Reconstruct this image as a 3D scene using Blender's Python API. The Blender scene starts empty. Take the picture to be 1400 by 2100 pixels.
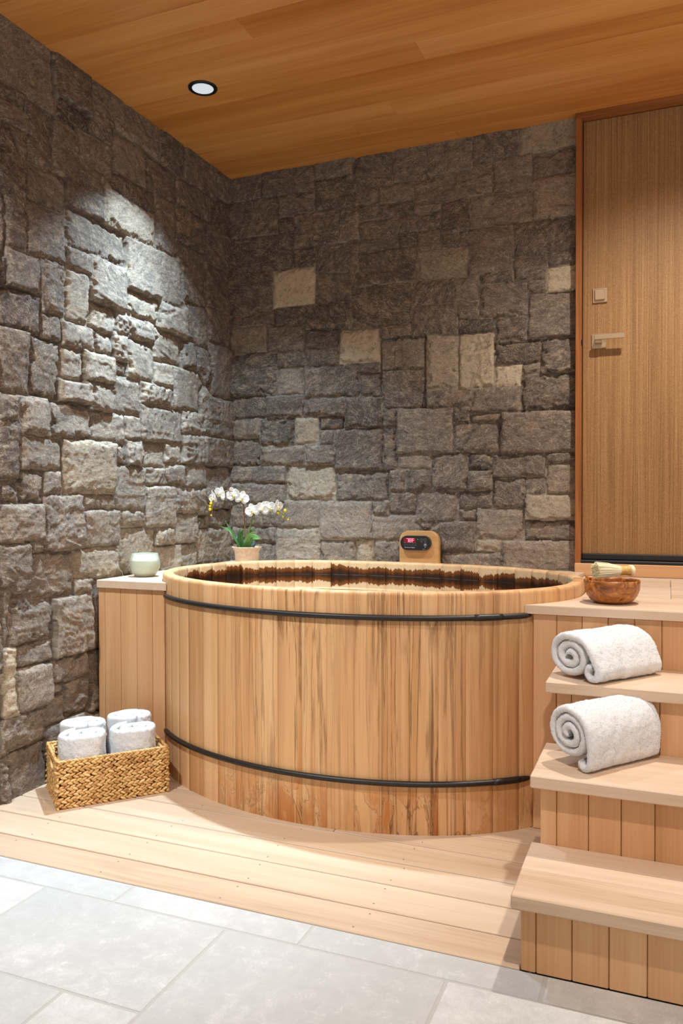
import bpy, bmesh, math, random
import numpy as np
from mathutils import Vector, Matrix, Euler
random.seed(7)
RS = np.random.RandomState(11)
PI = math.pi
SC = bpy.context.scene
COL = SC.collection

# ------------------------------------------------------------------ helpers
def lin(r, g, b):
    f = lambda c: c / 12.92 if c <= 0.04045 else ((c + 0.055) / 1.055) ** 2.4
    return (f(r / 255), f(g / 255), f(b / 255), 1.0)

def wloc(o):
    """where an (unrotated) object stands in the world"""
    p = Vector((0, 0, 0))
    while o: p = p + o.location; o = o.parent
    return p

class MB:
    """collects geometry with two attributes: gv (grain coordinates) and tone; build() links it as one mesh object"""
    def __init__(s):
        s.v, s.f, s.g, s.t, s.sm, s.e = [], [], [], [], [], []; s.cn = None
    def add(s, verts, faces, gv=None, tone=0.0, smooth=False, extra=0.0):
        o = len(s.v)
        s.v += [tuple(p) for p in verts]
        s.f += [tuple(i + o for i in f) for f in faces]
        s.g += [tuple(p) for p in (gv if gv is not None else verts)]
        s.t += list(tone) if hasattr(tone, '__len__') else [tone] * len(verts)
        s.e += list(extra) if hasattr(extra, '__len__') else [extra] * len(verts)
        s.sm += [smooth] * len(faces)
    def plank(s, c, dims, ax=(1, 0, 0), ay=(0, 1, 0), grain=0, k=0.0015, tone=None):
        """chamfered box centred at c; dims along ax, ay, az; grain = index of the axis the grain runs along"""
        ax, ay = Vector(ax).normalized(), Vector(ay).normalized(); az = ax.cross(ay)
        h = [d / 2 for d in dims]; k = min(k, min(h) * 0.45)
        vs, idx = [], {}
        for sx in (-1, 1):
            for sy in (-1, 1):
                for sz in (-1, 1):
                    for a in range(3):
                        p = [sx * h[0], sy * h[1], sz * h[2]]
                        for b in range(3):
                            if b != a: p[b] -= k * (sx, sy, sz)[b]
                        idx[(sx, sy, sz, a)] = len(vs); vs.append(p)
        fs = []
        S = (-1, 1)
        for sg in S:
            fs.append([idx[(sg, y, z, 0)] for y, z in ((-1, -1), (1, -1), (1, 1), (-1, 1))])
            fs.append([idx[(x, sg, z, 1)] for x, z in ((-1, -1), (1, -1), (1, 1), (-1, 1))])
            fs.append([idx[(x, y, sg, 2)] for x, y in ((-1, -1), (1, -1), (1, 1), (-1, 1))])
        for p in S:
            for q in S:
                fs.append([idx[(p, q, -1, 0)], idx[(p, q, 1, 0)], idx[(p, q, 1, 1)], idx[(p, q, -1, 1)]])
                fs.append([idx[(p, -1, q, 0)], idx[(p, 1, q, 0)], idx[(p, 1, q, 2)], idx[(p, -1, q, 2)]])
                fs.append([idx[(-1, p, q, 1)], idx[(1, p, q, 1)], idx[(1, p, q, 2)], idx[(-1, p, q, 2)]])
                for r in S:
                    fs.append([idx[(p, q, r, 0)], idx[(p, q, r, 1)], idx[(p, q, r, 2)]])
        out = []
        for f in fs:
            a, b, c_ = (Vector(vs[i]) for i in f[:3])
            n = (b - a).cross(c_ - a); m = sum((Vector(vs[i]) for i in f), Vector()) / len(f)
            out.append(f if n.dot(m) > 0 else f[::-1])
        off = [random.uniform(0, 50) for _ in range(3)]
        o = [grain, (grain + 1) % 3, (grain + 2) % 3]
        gv = [[p[o[j]] + off[j] for j in range(3)] for p in vs]
        c = Vector(c)
        s.add([c + ax * p[0] + ay * p[1] + az * p[2] for p in vs], out, gv, random.uniform(-1, 1) if tone is None else tone)
    def prism(s, poly, z0, z1, k=0.002, tone=None, ga=0):
        """vertical prism from a plan polygon (any direction), its top edge chamfered by k"""
        A = sum(poly[i][0] * poly[(i + 1) % len(poly)][1] - poly[(i + 1) % len(poly)][0] * poly[i][1] for i in range(len(poly)))
        if A < 0: poly = poly[::-1]
        n = len(poly)
        ins = []
        for i in range(n):
            p0, p1, p2 = Vector(poly[i - 1][:2]), Vector(poly[i][:2]), Vector(poly[(i + 1) % n][:2])
            d1, d2 = (p1 - p0).normalized(), (p2 - p1).normalized()
            m = (Vector((-d1.y, d1.x)) + Vector((-d2.y, d2.x)))
            ins.append(p1 + (m.normalized() * k if m.length > 1e-6 else Vector((0, 0))))
        vs = [(p[0], p[1], z0) for p in poly] + [(p[0], p[1], z1 - k) for p in poly] + [(p.x, p.y, z1) for p in ins]
        fs = [tuple(range(n - 1, -1, -1)), tuple(range(2 * n, 3 * n))]
        for i in range(n):
            j = (i + 1) % n
            fs += [(i, j, n + j, n + i), (n + i, n + j, 2 * n + j, 2 * n + i)]
        off = [random.uniform(0, 50) for _ in range(3)]
        o = (0, 1, 2) if ga == 0 else (1, 0, 2)
        s.add(vs, fs, [[p[o[j]] + off[j] for j in range(3)] for p in vs], random.uniform(-1, 1) if tone is None else tone)
    def lathe(s, prof, c=(0, 0, 0), n=48, smooth=True, tone=0.0, axis=None):
        vs, fs, gv = [], [], []
        m = len(prof)
        for i in range(n):
            a = 2 * PI * i / n
            for r, z in prof:
                p = Vector((r * math.cos(a), r * math.sin(a), z))
                if axis is not None: p = axis @ p
                vs.append((c[0] + p[0], c[1] + p[1], c[2] + p[2])); gv.append((p[0], p[1], p[2]))
        for i in range(n):
            for j in range(m - 1):
                a, b = i * m + j, ((i + 1) % n) * m + j
                fs.append((a, b, b + 1, a + 1))
        s.add(vs, fs, gv, tone, smooth)
    def tube(s, pts, rad, n=10, tone=0.0, cap=True, smooth=True):
        P = [Vector(p) for p in pts]; m = len(P)
        R = rad if hasattr(rad, '__len__') else [rad] * m
        vs, fs = [], []
        up = None
        L = 0
        gv = []
        for i in range(m):
            t = (P[min(i + 1, m - 1)] - P[max(i - 1, 0)]).normalized()
            if up is None:
                up = Vector((0, 0, 1)) if abs(t.z) < 0.9 else Vector((1, 0, 0))
            x = (up - t * up.dot(t)).normalized(); y = t.cross(x); up = x
            if i: L += (P[i] - P[i - 1]).length
            for k in range(n):
                a = 2 * PI * k / n
                vs.append(P[i] + (x * math.cos(a) + y * math.sin(a)) * R[i]); gv.append((L, R[i] * math.cos(a), R[i] * math.sin(a)))
        for i in range(m - 1):
            for k in range(n):
                a, b = i * n + k, i * n + (k + 1) % n
                fs.append((a, b, b + n, a + n))
        if cap:
            fs.append(tuple(range(n - 1, -1, -1))); fs.append(tuple(range((m - 1) * n, m * n)))
        s.add(vs, fs, gv, tone, smooth)
    def grid(s, pts, nu, nv, closeu=False, closev=False, gv=None, tone=0.0, smooth=True, flip=False, extra=0.0):
        fs = []
        for i in range(nu if closeu else nu - 1):
            for j in range(nv if closev else nv - 1):
                a, b = i * nv + j, ((i + 1) % nu) * nv + j
                j2 = (j + 1) % nv
                f = (a, b, ((i + 1) % nu) * nv + j2, i * nv + j2)
                fs.append(f[::-1] if flip else f)
        s.add(pts, fs, gv, tone, smooth, extra)
    def build(s, name, mat, parent=None, **props):
        me = bpy.data.meshes.new(name)
        base = wloc(parent)
        v = np.array(s.v, float) - np.array(base)[None]
        me.from_pydata(v.tolist(), [], s.f)
        me.polygons.foreach_set('use_smooth', s.sm)
        a = me.attributes.new('gv', 'FLOAT_VECTOR', 'POINT'); a.data.foreach_set('vector', np.array(s.g, np.float32).ravel())
        a = me.attributes.new('tone', 'FLOAT', 'POINT'); a.data.foreach_set('value', np.array(s.t, np.float32))
        a = me.attributes.new('extra', 'FLOAT', 'POINT'); a.data.foreach_set('value', np.array(s.e, np.float32))
        me.materials.append(mat)
        me.update()
        if s.cn is not None: me.normals_split_custom_set_from_vertices(s.cn)
        o = bpy.data.objects.new(name, me); COL.objects.link(o)
        if parent: o.parent = parent
        for k, q in props.items(): o[k] = q
        return o

def thing(name, label, cat, loc=(0, 0, 0), group=None):
    o = bpy.data.objects.new(name, None); COL.objects.link(o)
    o.location = loc; o.empty_display_size = 0.05
    o.matrix_world = Matrix.Translation(loc)
    tag(o, label, cat, group)
    return o
def tag(o, label, cat, group=None):
    o['label'] = label; o['category'] = cat
    if group: o['group'] = group
    return o
def structure(o):
    o['kind'] = 'structure'; return o

# ------------------------------------------------------------------ materials
class NT:
    def __init__(s, name):
        s.m = bpy.data.materials.new(name); s.m.use_nodes = True
        s.t = s.m.node_tree; s.n = s.t.nodes; s.l = s.t.links
        s.b = s.n['Principled BSDF']
    def new(s, kind, **kw):
        q = s.n.new(kind)
        for k, v in kw.items(): setattr(q, k, v)
        return q
    def link(s, a, b): s.l.new(a, b)
    def attr(s, name, out='Fac'):
        return s.new('ShaderNodeAttribute', attribute_name=name).outputs[out]
    def mapping(s, vec, scale, loc=(0, 0, 0)):
        q = s.new('ShaderNodeMapping'); q.inputs['Scale'].default_value = scale; q.inputs['Location'].default_value = loc
        s.link(vec, q.inputs['Vector']); return q.outputs[0]
    def noise(s, vec, scale=1, detail=4, rough=0.55, dist=0.0):
        q = s.new('ShaderNodeTexNoise'); s.link(vec, q.inputs['Vector'])
        q.inputs['Scale'].default_value = scale; q.inputs['Detail'].default_value = detail
        q.inputs['Roughness'].default_value = rough; q.inputs['Distortion'].default_value = dist
        return q.outputs[0]
    def math(s, op, a, b=None, c=None, clamp=False):
        q = s.new('ShaderNodeMath', operation=op, use_clamp=clamp)
        for i, x in enumerate((a, b, c)):
            if x is None: continue
            if isinstance(x, (int, float)): q.inputs[i].default_value = x
            else: s.link(x, q.inputs[i])
        return q.outputs[0]
    def ramp(s, fac, stops, interp='LINEAR'):
        q = s.new('ShaderNodeValToRGB'); q.color_ramp.interpolation = interp
        el = q.color_ramp.elements
        while len(el) < len(stops): el.new(0.5)
        for e, (p, c) in zip(el, stops):
            e.position = p; e.color = c if hasattr(c, '__len__') else (c, c, c, 1)
        s.link(fac, q.inputs[0]); return q.outputs[0]
    def mix(s, fac, a, b, mode='MIX'):
        q = s.new('ShaderNodeMix', data_type='RGBA', blend_type=mode)
        for sock, x in ((q.inputs[0], fac), (q.inputs[6], a), (q.inputs[7], b)):
            if isinstance(x, (int, float)): sock.default_value = x
            elif hasattr(x, '__len__'): sock.default_value = x
            else: s.link(x, sock)
        return q.outputs[2]
    def bump(s, h, strength=0.2, dist=0.002):
        q = s.new('ShaderNodeBump'); q.inputs['Strength'].default_value = strength; q.inputs['Distance'].default_value = dist
        s.link(h, q.inputs['Height']); s.link(q.outputs[0], s.b.inputs['Normal'])
    def obj(s): return s.new('ShaderNodeTexCoord').outputs['Object']
    def set(s, **kw):
        for k, v in kw.items():
            i = s.b.inputs[k.replace('_', ' ')]
            if isinstance(v, (int, float)) or hasattr(v, '__len__'): i.default_value = v
            else: s.link(v, i)
        return s.m

def wood_color(N, dark, mid, light, amp=0.1, along=1.1, bands=13, fine=150, knots=0.0, pink=None):
    gv = N.attr('gv', 'Vector'); tone = N.attr('tone')
    n1 = N.noise(N.mapping(gv, (along, bands, bands)), 1, 4, 0.6, 0.5)
    n2 = N.noise(N.mapping(gv, (3.0, fine, fine)), 1, 3, 0.6, 0.0)
    n3 = N.noise(N.mapping(gv, (0.9, 3, 3)), 1, 2, 0.5, 0.0)
    f = N.math('MULTIPLY_ADD', n1, 0.75, N.math('MULTIPLY', n2, 0.25))
    f = N.math('MULTIPLY_ADD', tone, amp, f)
    col = N.ramp(f, [(0.28, dark), (0.5, mid), (0.74, light)])
    if pink: col = N.mix(N.math('MULTIPLY', N.ramp(n3, [(0.45, 0.0), (0.7, 1.0)]), 0.55), col, pink)
    return col, n1, n2, gv
def wood(name, dark, mid, light, rough=0.5, spec=0.35, bump=0.08, **kw):
    N = NT(name)
    col, n1, n2, gv = wood_color(N, dark, mid, light, **kw)
    N.bump(n2, bump, 0.001)
    return N.set(Base_Color=col, Roughness=rough, Specular_IOR_Level=spec)
def plain(name, col, rough=0.5, metal=0.0, spec=0.5, **kw):
    N = NT(name)
    return N.set(Base_Color=col, Roughness=rough, Metallic=metal, Specular_IOR_Level=spec, **kw)

M = {}
M['ceiling'] = wood('ceiling_cedar', lin(190, 118, 52), lin(218, 148, 76), lin(238, 174, 104), rough=0.4, amp=0.11, along=0.5, bands=9, fine=120, bump=0.05)
M['deck'] = wood('deck_cedar', lin(158, 128, 98), lin(190, 163, 134), lin(207, 184, 157), amp=0.10, along=0.8, bands=10, fine=110, pink=lin(196, 168, 142))
M['tread'] = wood('tread_cedar', lin(180, 148, 116), lin(207, 180, 152), lin(221, 198, 173), amp=0.07, along=0.9, bands=11, fine=120, pink=lin(214, 186, 163))
M['panel'] = wood('panel_cedar', lin(184, 134, 88), lin(207, 158, 112), lin(222, 178, 132), amp=0.10, along=0.5, bands=12, fine=150, pink=lin(208, 160, 116))
M['door'] = None
M['jamb'] = wood('jamb_wood', lin(112, 62, 26), lin(150, 90, 42), lin(176, 114, 60), amp=0.03, along=1.5, bands=25, fine=160)
M['board'] = wood('control_board_wood', lin(176, 126, 72), lin(196, 146, 90), lin(208, 160, 104), amp=0.02, along=2.0, bands=40, fine=250)

# door: fine straight vertical grain
N = NT('door_veneer')
gv = N.attr('gv', 'Vector')
a = N.noise(N.mapping(gv, (1.2, 260, 260)), 1, 3, 0.7, 0.0)
b = N.noise(N.mapping(gv, (0.4, 22, 22)), 1, 3, 0.5, 0.0)
d = N.noise(gv, 320, 2, 0.6, 0.0)
f = N.math('ADD', N.math('MULTIPLY_ADD', a, 0.5, N.math('MULTIPLY', b, 0.12)), N.math('MULTIPLY', d, 0.38))
col = N.ramp(f, [(0.33, lin(104, 71, 40)), (0.5, lin(151, 111, 68)), (0.67, lin(188, 148, 99))])
N.bump(a, 0.1, 0.001)
M['door'] = N.set(Base_Color=col, Roughness=0.55, Specular_IOR_Level=0.3)

# tub staves: cedar with weathering streaks, dark-stained inside below a ragged line
N = NT('tub_cedar')
col, n1, n2, gv = wood_color(N, lin(180, 130, 82), lin(210, 163, 113), lin(226, 186, 138), amp=0.15, along=0.6, bands=14, fine=150, pink=lin(210, 164, 114))
st = N.attr('extra')                                   # how strongly weather-stained this stave is (0 to 1), 2 = inner face
ext = N.math('LESS_THAN', st, 1.5)
s1 = N.noise(N.mapping(gv, (0.6, 18, 3)), 1, 6, 0.6, 0.45)
s2 = N.noise(N.mapping(gv, (1.0, 7, 2), (7, 3, 1)), 1, 3, 0.5, 0.3)
band = N.math('SUBTRACT', 1.0, N.math('DIVIDE', N.math('ABSOLUTE', N.math('SUBTRACT', s1, 0.53)), 0.030), clamp=True)
fill = N.ramp(s1, [(0.54, 0.0), (0.62, 1.0)])
m2 = N.ramp(s2, [(0.30, 0.25), (0.46, 1.0)])
stx = N.math('MULTIPLY', N.math('MULTIPLY', st, ext), m2, clamp=True)
col = N.mix(N.math('MULTIPLY', N.math('MULTIPLY', fill, stx), 0.55), col, lin(184, 116, 50))
s3 = N.noise(N.mapping(gv, (0.45, 24, 3), (3, 9, 2)), 1, 5, 0.6, 0.3)
dk = N.ramp(s3, [(0.6, 0.0), (0.68, 1.0)])
col = N.mix(N.math('MULTIPLY', N.math('MULTIPLY', dk, stx), 0.75), col, lin(88, 54, 28))
col = N.mix(N.math('MULTIPLY', N.math('MULTIPLY', band, stx), 0.8), col, lin(108, 62, 26))
# soaked feet of the staves and drips below the upper hoop
sep = N.new('ShaderNodeSeparateXYZ'); N.link(N.obj(), sep.inputs[0])
z = sep.outputs[2]
foot = N.math('MULTIPLY', N.math('MULTIPLY', st, ext), N.ramp(z, [(0.0, 1.0), (0.12, 0.75), (0.16, 0.0)]))
s4 = N.noise(N.mapping(gv, (5.5, 13, 3), (1, 4, 8)), 1, 5, 0.6, 0.8)
col = N.mix(N.math('MULTIPLY', N.math('MULTIPLY', N.ramp(s4, [(0.46, 0.0), (0.58, 1.0)]), foot), 0.85), col, lin(176, 104, 42))
b4 = N.math('SUBTRACT', 1.0, N.math('DIVIDE', N.math('ABSOLUTE', N.math('SUBTRACT', s4, 0.47)), 0.02), clamp=True)
col = N.mix(N.math('MULTIPLY', N.math('MULTIPLY', b4, foot), 0.8), col, lin(92, 52, 22))
drip = N.math('MULTIPLY', N.math('MULTIPLY', st, ext), N.ramp(z, [(0.60, 0.0), (0.70, 0.9), (0.722, 1.0), (0.735, 0.0)]))
s5 = N.noise(N.mapping(gv, (6, 40, 3), (11, 2, 5)), 1, 5, 0.65, 0.6)
col = N.mix(N.math('MULTIPLY', N.math('MULTIPLY', N.ramp(s5, [(0.5, 0.0), (0.6, 1.0)]), drip), 0.8), col, lin(110, 68, 34))
# inner face
jag = N.noise(N.mapping(gv, (2.0, 46, 2)), 1, 5, 0.75, 0.3)
jag2 = N.noise(N.mapping(gv, (0.1, 6, 2), (5, 5, 5)), 1, 2, 0.5, 0.0)
lvl = N.math('ADD', N.math('MULTIPLY_ADD', jag, 0.062, 0.712), N.math('MULTIPLY', jag2, 0.07))
dz = N.math('SUBTRACT', z, lvl)
inn = N.math('SUBTRACT', 1.0, ext)
wet = N.ramp(N.math('MULTIPLY_ADD', dz, 9.0, 0.5), [(0.0, lin(30, 19, 11)), (0.30, lin(62, 34, 14)), (0.44, lin(120, 66, 26)), (0.495, lin(92, 52, 24)), (0.51, lin(168, 112, 60)), (0.545, lin(206, 178, 142))])
col = N.mix(N.math('MULTIPLY', inn, N.ramp(dz, [(0.0, 1.0), (0.012, 0.35)])), col, wet)
N.bump(n2, 0.08, 0.001)
M['tub'] = N.set(Base_Color=col, Roughness=0.45, Specular_IOR_Level=N.math('MULTIPLY_ADD', ext, 0.25, 0.1))

# stone: split-faced gneiss; tone picks dark grey-brown to pale buff stones, extra marks the joint lips
N = NT('split_stone')
o = N.obj(); tone = N.attr('tone'); edge = N.attr('extra'); gv = N.attr('gv', 'Vector')
sp = N.noise(gv, 190, 4, 0.85, 0.0)
sp2 = N.noise(N.mapping(gv, (42, 95, 60)), 1, 5, 0.8, 0.6)
bl = N.noise(N.mapping(gv, (8, 12, 9)), 1, 6, 0.74, 1.4)
vn = N.noise(N.mapping(gv, (6, 15, 5)), 1, 6, 0.72, 1.8)
base = N.ramp(N.math('MULTIPLY_ADD', tone, 0.70, N.math('MULTIPLY_ADD', bl, 0.40, -0.02)), [(0.0, lin(78, 67, 58)), (0.22, lin(112, 98, 87)), (0.45, lin(142, 126, 110)), (0.66, lin(182, 164, 138)), (0.9, lin(216, 196, 164))])
base = N.mix(N.math('MULTIPLY', N.ramp(bl, [(0.53, 0.0), (0.63, 1.0)]), 0.55), base, lin(152, 124, 96))
base = N.mix(N.math('MULTIPLY', N.ramp(bl, [(0.33, 1.0), (0.43, 0.0)]), 0.5), base, lin(80, 70, 64))
base = N.mix(N.math('MULTIPLY', N.ramp(sp2, [(0.54, 0.0), (0.66, 1.0)]), 0.42), base, lin(190, 174, 150))
base = N.mix(N.math('MULTIPLY', N.ramp(sp2, [(0.35, 1.0), (0.47, 0.0)]), 0.42), base, lin(62, 53, 47))
mb_ = N.noise(N.mapping(gv, (24, 34, 30)), 1, 8, 0.78, 0.8)
base = N.mix(N.math('MULTIPLY', N.ramp(mb_, [(0.55, 0.0), (0.64, 1.0)]), 0.55), base, lin(186, 168, 142))
base = N.mix(N.math('MULTIPLY', N.ramp(mb_, [(0.36, 1.0), (0.45, 0.0)]), 0.6), base, lin(66, 55, 48))
base = N.mix(N.math('MULTIPLY', N.ramp(sp, [(0.36, 1.0), (0.48, 0.0)]), 0.45), base, lin(54, 46, 41))
base = N.mix(N.math('MULTIPLY', N.ramp(sp, [(0.55, 0.0), (0.65, 1.0)]), 0.45), base, lin(210, 198, 178))
vband = N.math('SUBTRACT', 1.0, N.math('DIVIDE', N.math('ABSOLUTE', N.math('SUBTRACT', vn, 0.5)), 0.012), clamp=True)
base = N.mix(N.math('MULTIPLY', N.math('MULTIPLY', vband, N.ramp(bl, [(0.42, 0.0), (0.55, 1.0)])), 0.7), base, lin(212, 196, 172))
base = N.mix(N.math('MULTIPLY', edge, 0.6), base, lin(196, 182, 162))
hb = N.math('ADD', N.math('MULTIPLY', sp, 0.5), N.math('MULTIPLY', sp2, 0.9))
N.bump(hb, 0.8, 0.006)
M['stone'] = N.set(Base_Color=base, Roughness=0.8, Specular_IOR_Level=0.25)

# floor tile: pale grey limestone look
N = NT('limestone_tile')
o = N.obj(); tone = N.attr('tone')
a = N.noise(o, 3.5, 6, 0.65, 0.6); b = N.noise(o, 24, 6, 0.75, 0.4); c = N.noise(o, 240, 3, 0.7)
f = N.math('ADD', N.math('MULTIPLY_ADD', a, 0.4, N.math('MULTIPLY', b, 0.4)), N.math('MULTIPLY', c, 0.2))
f = N.math('MULTIPLY_ADD', tone, 0.09, f)
col = N.ramp(f, [(0.3, lin(168, 166, 161)), (0.5, lin(180, 178, 173)), (0.75, lin(212, 209, 203))])
vein = N.math('SUBTRACT', 1.0, N.math('DIVIDE', N.math('ABSOLUTE', N.math('SUBTRACT', N.noise(o, 7, 7, 0.7, 1.0), 0.5)), 0.012), clamp=True)
col = N.mix(N.math('MULTIPLY', N.math('MULTIPLY', vein, N.ramp(b, [(0.5, 0.0), (0.62, 1.0)])), 0.5), col, lin(220, 218, 213))
N.bump(b, 0.08, 0.002)
M['tile'] = N.set(Base_Color=col, Roughness=0.6, Specular_IOR_Level=0.3)
M['grout'] = plain('grout', lin(172, 168, 161), 0.9)
M['slab'] = plain('subfloor', lin(120, 105, 90), 0.9)
M['hoop'] = plain('hoop_dark_bronze', lin(44, 40, 36), 0.42, 0.35)
M['black'] = plain('black_seal', lin(26, 24, 24), 0.5)
M['blackmetal'] = plain('black_trim', lin(14, 14, 15), 0.35)
M['nickel'] = plain('satin_nickel', lin(196, 170, 138), 0.38, 0.85)
M['terracotta'] = None
N = NT('pale_terracotta'); o = N.obj()
M['terracotta'] = N.set(Base_Color=N.ramp(N.noise(o, 60, 4, 0.6), [(0.35, lin(208, 174, 142)), (0.7, lin(226, 198, 170))]), Roughness=0.8)
M['soil'] = plain('potting_moss', lin(58, 46, 32), 0.95)
N = NT('terry_cloth'); o = N.obj()
N.bump(N.noise(o, 260, 3, 0.75), 0.9, 0.005)
M['terry'] = N.set(Base_Color=lin(240, 240, 240), Roughness=0.95, Specular_IOR_Level=0.1, Sheen_Weight=0.2, Subsurface_Weight=0.35, Subsurface_Radius=(0.008, 0.008, 0.008), Subsurface_Scale=1.0)
N = NT('water_hyacinth'); gv = N.attr('gv', 'Vector'); tone = N.attr('tone')
q = N.math('MULTIPLY_ADD', tone, 0.16, N.noise(N.mapping(gv, (25, 260, 260)), 1, 3, 0.6))
N.bump(N.noise(N.mapping(gv, (30, 420, 420)), 1, 2, 0.6), 0.35, 0.002)
M['wicker'] = N.set(Base_Color=N.ramp(q, [(0.3, lin(168, 116, 60)), (0.5, lin(208, 162, 98)), (0.7, lin(232, 194, 132))]), Roughness=0.6)
M['wickerdark'] = plain('basket_core', lin(92, 58, 26), 0.9)
M['petal'] = None
N = NT('orchid_petal'); M['petal'] = N.set(Base_Color=lin(248, 246, 240), Roughness=0.6, Subsurface_Weight=0.15, Subsurface_Radius=(0.004, 0.004, 0.003))
M['lip'] = plain('orchid_lip', lin(226, 200, 130), 0.6)
M['bud'] = plain('orchid_bud', lin(226, 190, 30), 0.5)
M['stemg'] = plain('orchid_stem_green', lin(98, 112, 44), 0.55)
M['stemb'] = plain('orchid_stem_brown', lin(128, 84, 38), 0.6)
M['leaf'] = None
N = NT('orchid_leaf'); gv = N.attr('gv', 'Vector'); tone = N.attr('tone')
M['leaf'] = N.set(Base_Color=N.ramp(N.math('MULTIPLY_ADD', tone, 0.5, N.math('MULTIPLY', N.noise(N.mapping(gv, (4, 60, 1)), 1, 2), 0.4)), [(0.0, lin(28, 54, 26)), (0.35, lin(74, 122, 58)), (0.7, lin(150, 184, 104))]), Roughness=0.45)
N = NT('bowl_teak'); gv = N.attr('gv', 'Vector'); o = N.obj()
w = N.noise(N.mapping(o, (9, 60, 40)), 1, 5, 0.6, 1.6)
M['bowl'] = N.set(Base_Color=N.ramp(w, [(0.3, lin(96, 50, 18)), (0.48, lin(160, 94, 38)), (0.7, lin(206, 142, 66))]), Roughness=0.28, Specular_IOR_Level=0.6)
M['bristle'] = plain('sisal_bristle', lin(240, 226, 190), 0.8)
M['twine'] = None
N = NT('brush_twine'); gv = N.attr('gv', 'Vector')
M['twine'] = N.set(Base_Color=N.ramp(N.noise(N.mapping(gv, (40, 300, 300)), 1, 2), [(0.35, lin(190, 140, 66)), (0.65, lin(232, 192, 118))]), Roughness=0.6)
N = NT('frosted_glass'); o = N.obj()
M['jar'] = N.set(Base_Color=lin(238, 243, 228), Roughness=0.3, Transmission_Weight=0.7, IOR=1.45, Subsurface_Weight=0.0, Specular_IOR_Level=0.5)
N = NT('candle_wax')
M['wax'] = N.set(Base_Color=lin(240, 230, 200), Roughness=0.6, Subsurface_Weight=0.3, Subsurface_Radius=(0.01, 0.008, 0.005))
N = NT('tub_water')
M['water'] = N.set(Base_Color=lin(96, 104, 86), Roughness=0.02, Transmission_Weight=1.0, IOR=1.33)
N = NT('panel_face'); M['panelface'] = N.set(Base_Color=lin(30, 29, 29), Roughness=0.3)
N = NT('print_white'); M['print'] = N.set(Base_Color=lin(190, 190, 190), Roughness=0.5)
N = NT('print_grey'); M['printg'] = N.set(Base_Color=lin(120, 120, 122), Roughness=0.5)
N = NT('led_digits'); M['led'] = N.set(Base_Color=lin(255, 120, 150), Emission_Color=(1.0, 0.30, 0.42, 1), Emission_Strength=1.5)
N = NT('led_window'); M['ledwin'] = N.set(Base_Color=lin(92, 8, 22), Roughness=0.3, Emission_Color=(0.5, 0.0, 0.03, 1), Emission_Strength=0.28)
N = NT('led_green'); M['ledg'] = N.set(Base_Color=lin(40, 130, 62), Emission_Color=(0.1, 0.8, 0.2, 1), Emission_Strength=0.1)
N = NT('lamp_lens'); M['lens'] = N.set(Base_Color=lin(220, 228, 238), Roughness=0.25, Emission_Color=(0.80, 0.90, 1.0, 1), Emission_Strength=0.55)

# ------------------------------------------------------------------ room dimensions
ZC = 2.899            # ceiling height above the deck
ZL = 0.78             # bench and landing height
YD = -1.987           # front edge of the timber deck
XE = 3.3              # steps run on past the edge of the picture

# tub outline: an oval, slightly squarer at the back
TX, TY, TA, TBF, TBB, TNB, TT, ZR = 1.066, -0.785, 0.897, 0.625, 0.638, 2.5, -0.07, 0.812
def oval(t, off=0.0):
    def raw(t):
        ct, st = math.cos(t), math.sin(t)
        n, b = (2.0, TBF) if st < 0 else (TNB, TBB)
        x = TA * math.copysign(abs(ct) ** (2 / n), ct); y = b * math.copysign(abs(st) ** (2 / n), st)
        return Vector((TX + x * math.cos(TT) - y * math.sin(TT), TY + x * math.sin(TT) + y * math.cos(TT)))
    p = raw(t)
    if off:
        d = raw(t + 2e-3) - raw(t - 2e-3)
        p = p + Vector((d.y, -d.x)).normalized() * off
    return p
def oval_at_y(y, lo, hi, off=0.0):
    """parameter t in [lo, hi] where the outline crosses y"""
    ts = np.linspace(lo, hi, 4001)
    return float(min(ts, key=lambda t: abs(oval(t, off).y - y)))

# ------------------------------------------------------------------ stone walls
def hash2(ix, iy, seed):
    h = (ix.astype(np.int64) * 374761393 + iy.astype(np.int64) * 668265263 + seed * 974711) & 0x7fffffff
    h = ((h ^ (h >> 13)) * 1274126177) & 0x7fffffff
    h = h ^ (h >> 16)
    return (h & 0xffff).astype(np.float32) / 65535.0
def vnoise(x, y, seed):
    ix, iy = np.floor(x), np.floor(y); fx, fy = x - ix, y - iy
    ux, uy = fx * fx * fx * (fx * (fx * 6 - 15) + 10), fy * fy * fy * (fy * (fy * 6 - 15) + 10)
    a, b, c, d = hash2(ix, iy, seed), hash2(ix + 1, iy, seed), hash2(ix, iy + 1, seed), hash2(ix + 1, iy + 1, seed)
    return (a * (1 - ux) + b * ux) * (1 - uy) + (c * (1 - ux) + d * ux) * uy
def fbm(x, y, f, octv, seed, rough=0.5, ridge=False):
    r, a, tot = 0.0, 1.0, 0.0
    for i in range(octv):
        n = vnoise(x * f, y * f, seed + 17 * i)
        if ridge: n = 1 - np.abs(2 * n - 1)
        r = r + n * a; tot += a; a *= rough; f *= 2.03
    return r / tot
def parse(txt): return [[int(k) / 100 for k in r.split()] for r in txt.split(';')]
def random_ashlar(u0, u1, v0, v1, seed):
    rs = random.Random(seed); out = []
    def split(a, b, c, d):
        w, h = b - a, d - c
        if w > 0.34 or (w > 0.2 and w > h * 1.9):
            m = a + w * rs.uniform(0.35, 0.65); split(a, m, c, d); split(m, b, c, d)
        elif h > 0.22 or (h > 0.13 and w < h * 1.1):
            m = c + h * rs.uniform(0.35, 0.65); split(a, b, c, m); split(a, b, m, d)
        else: out.append([a, c, b, d, rs.choice([0, 0, .05, .1, .15, .2, .3, .45])])
    split(u0, u1, v0, v1); return out
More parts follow.
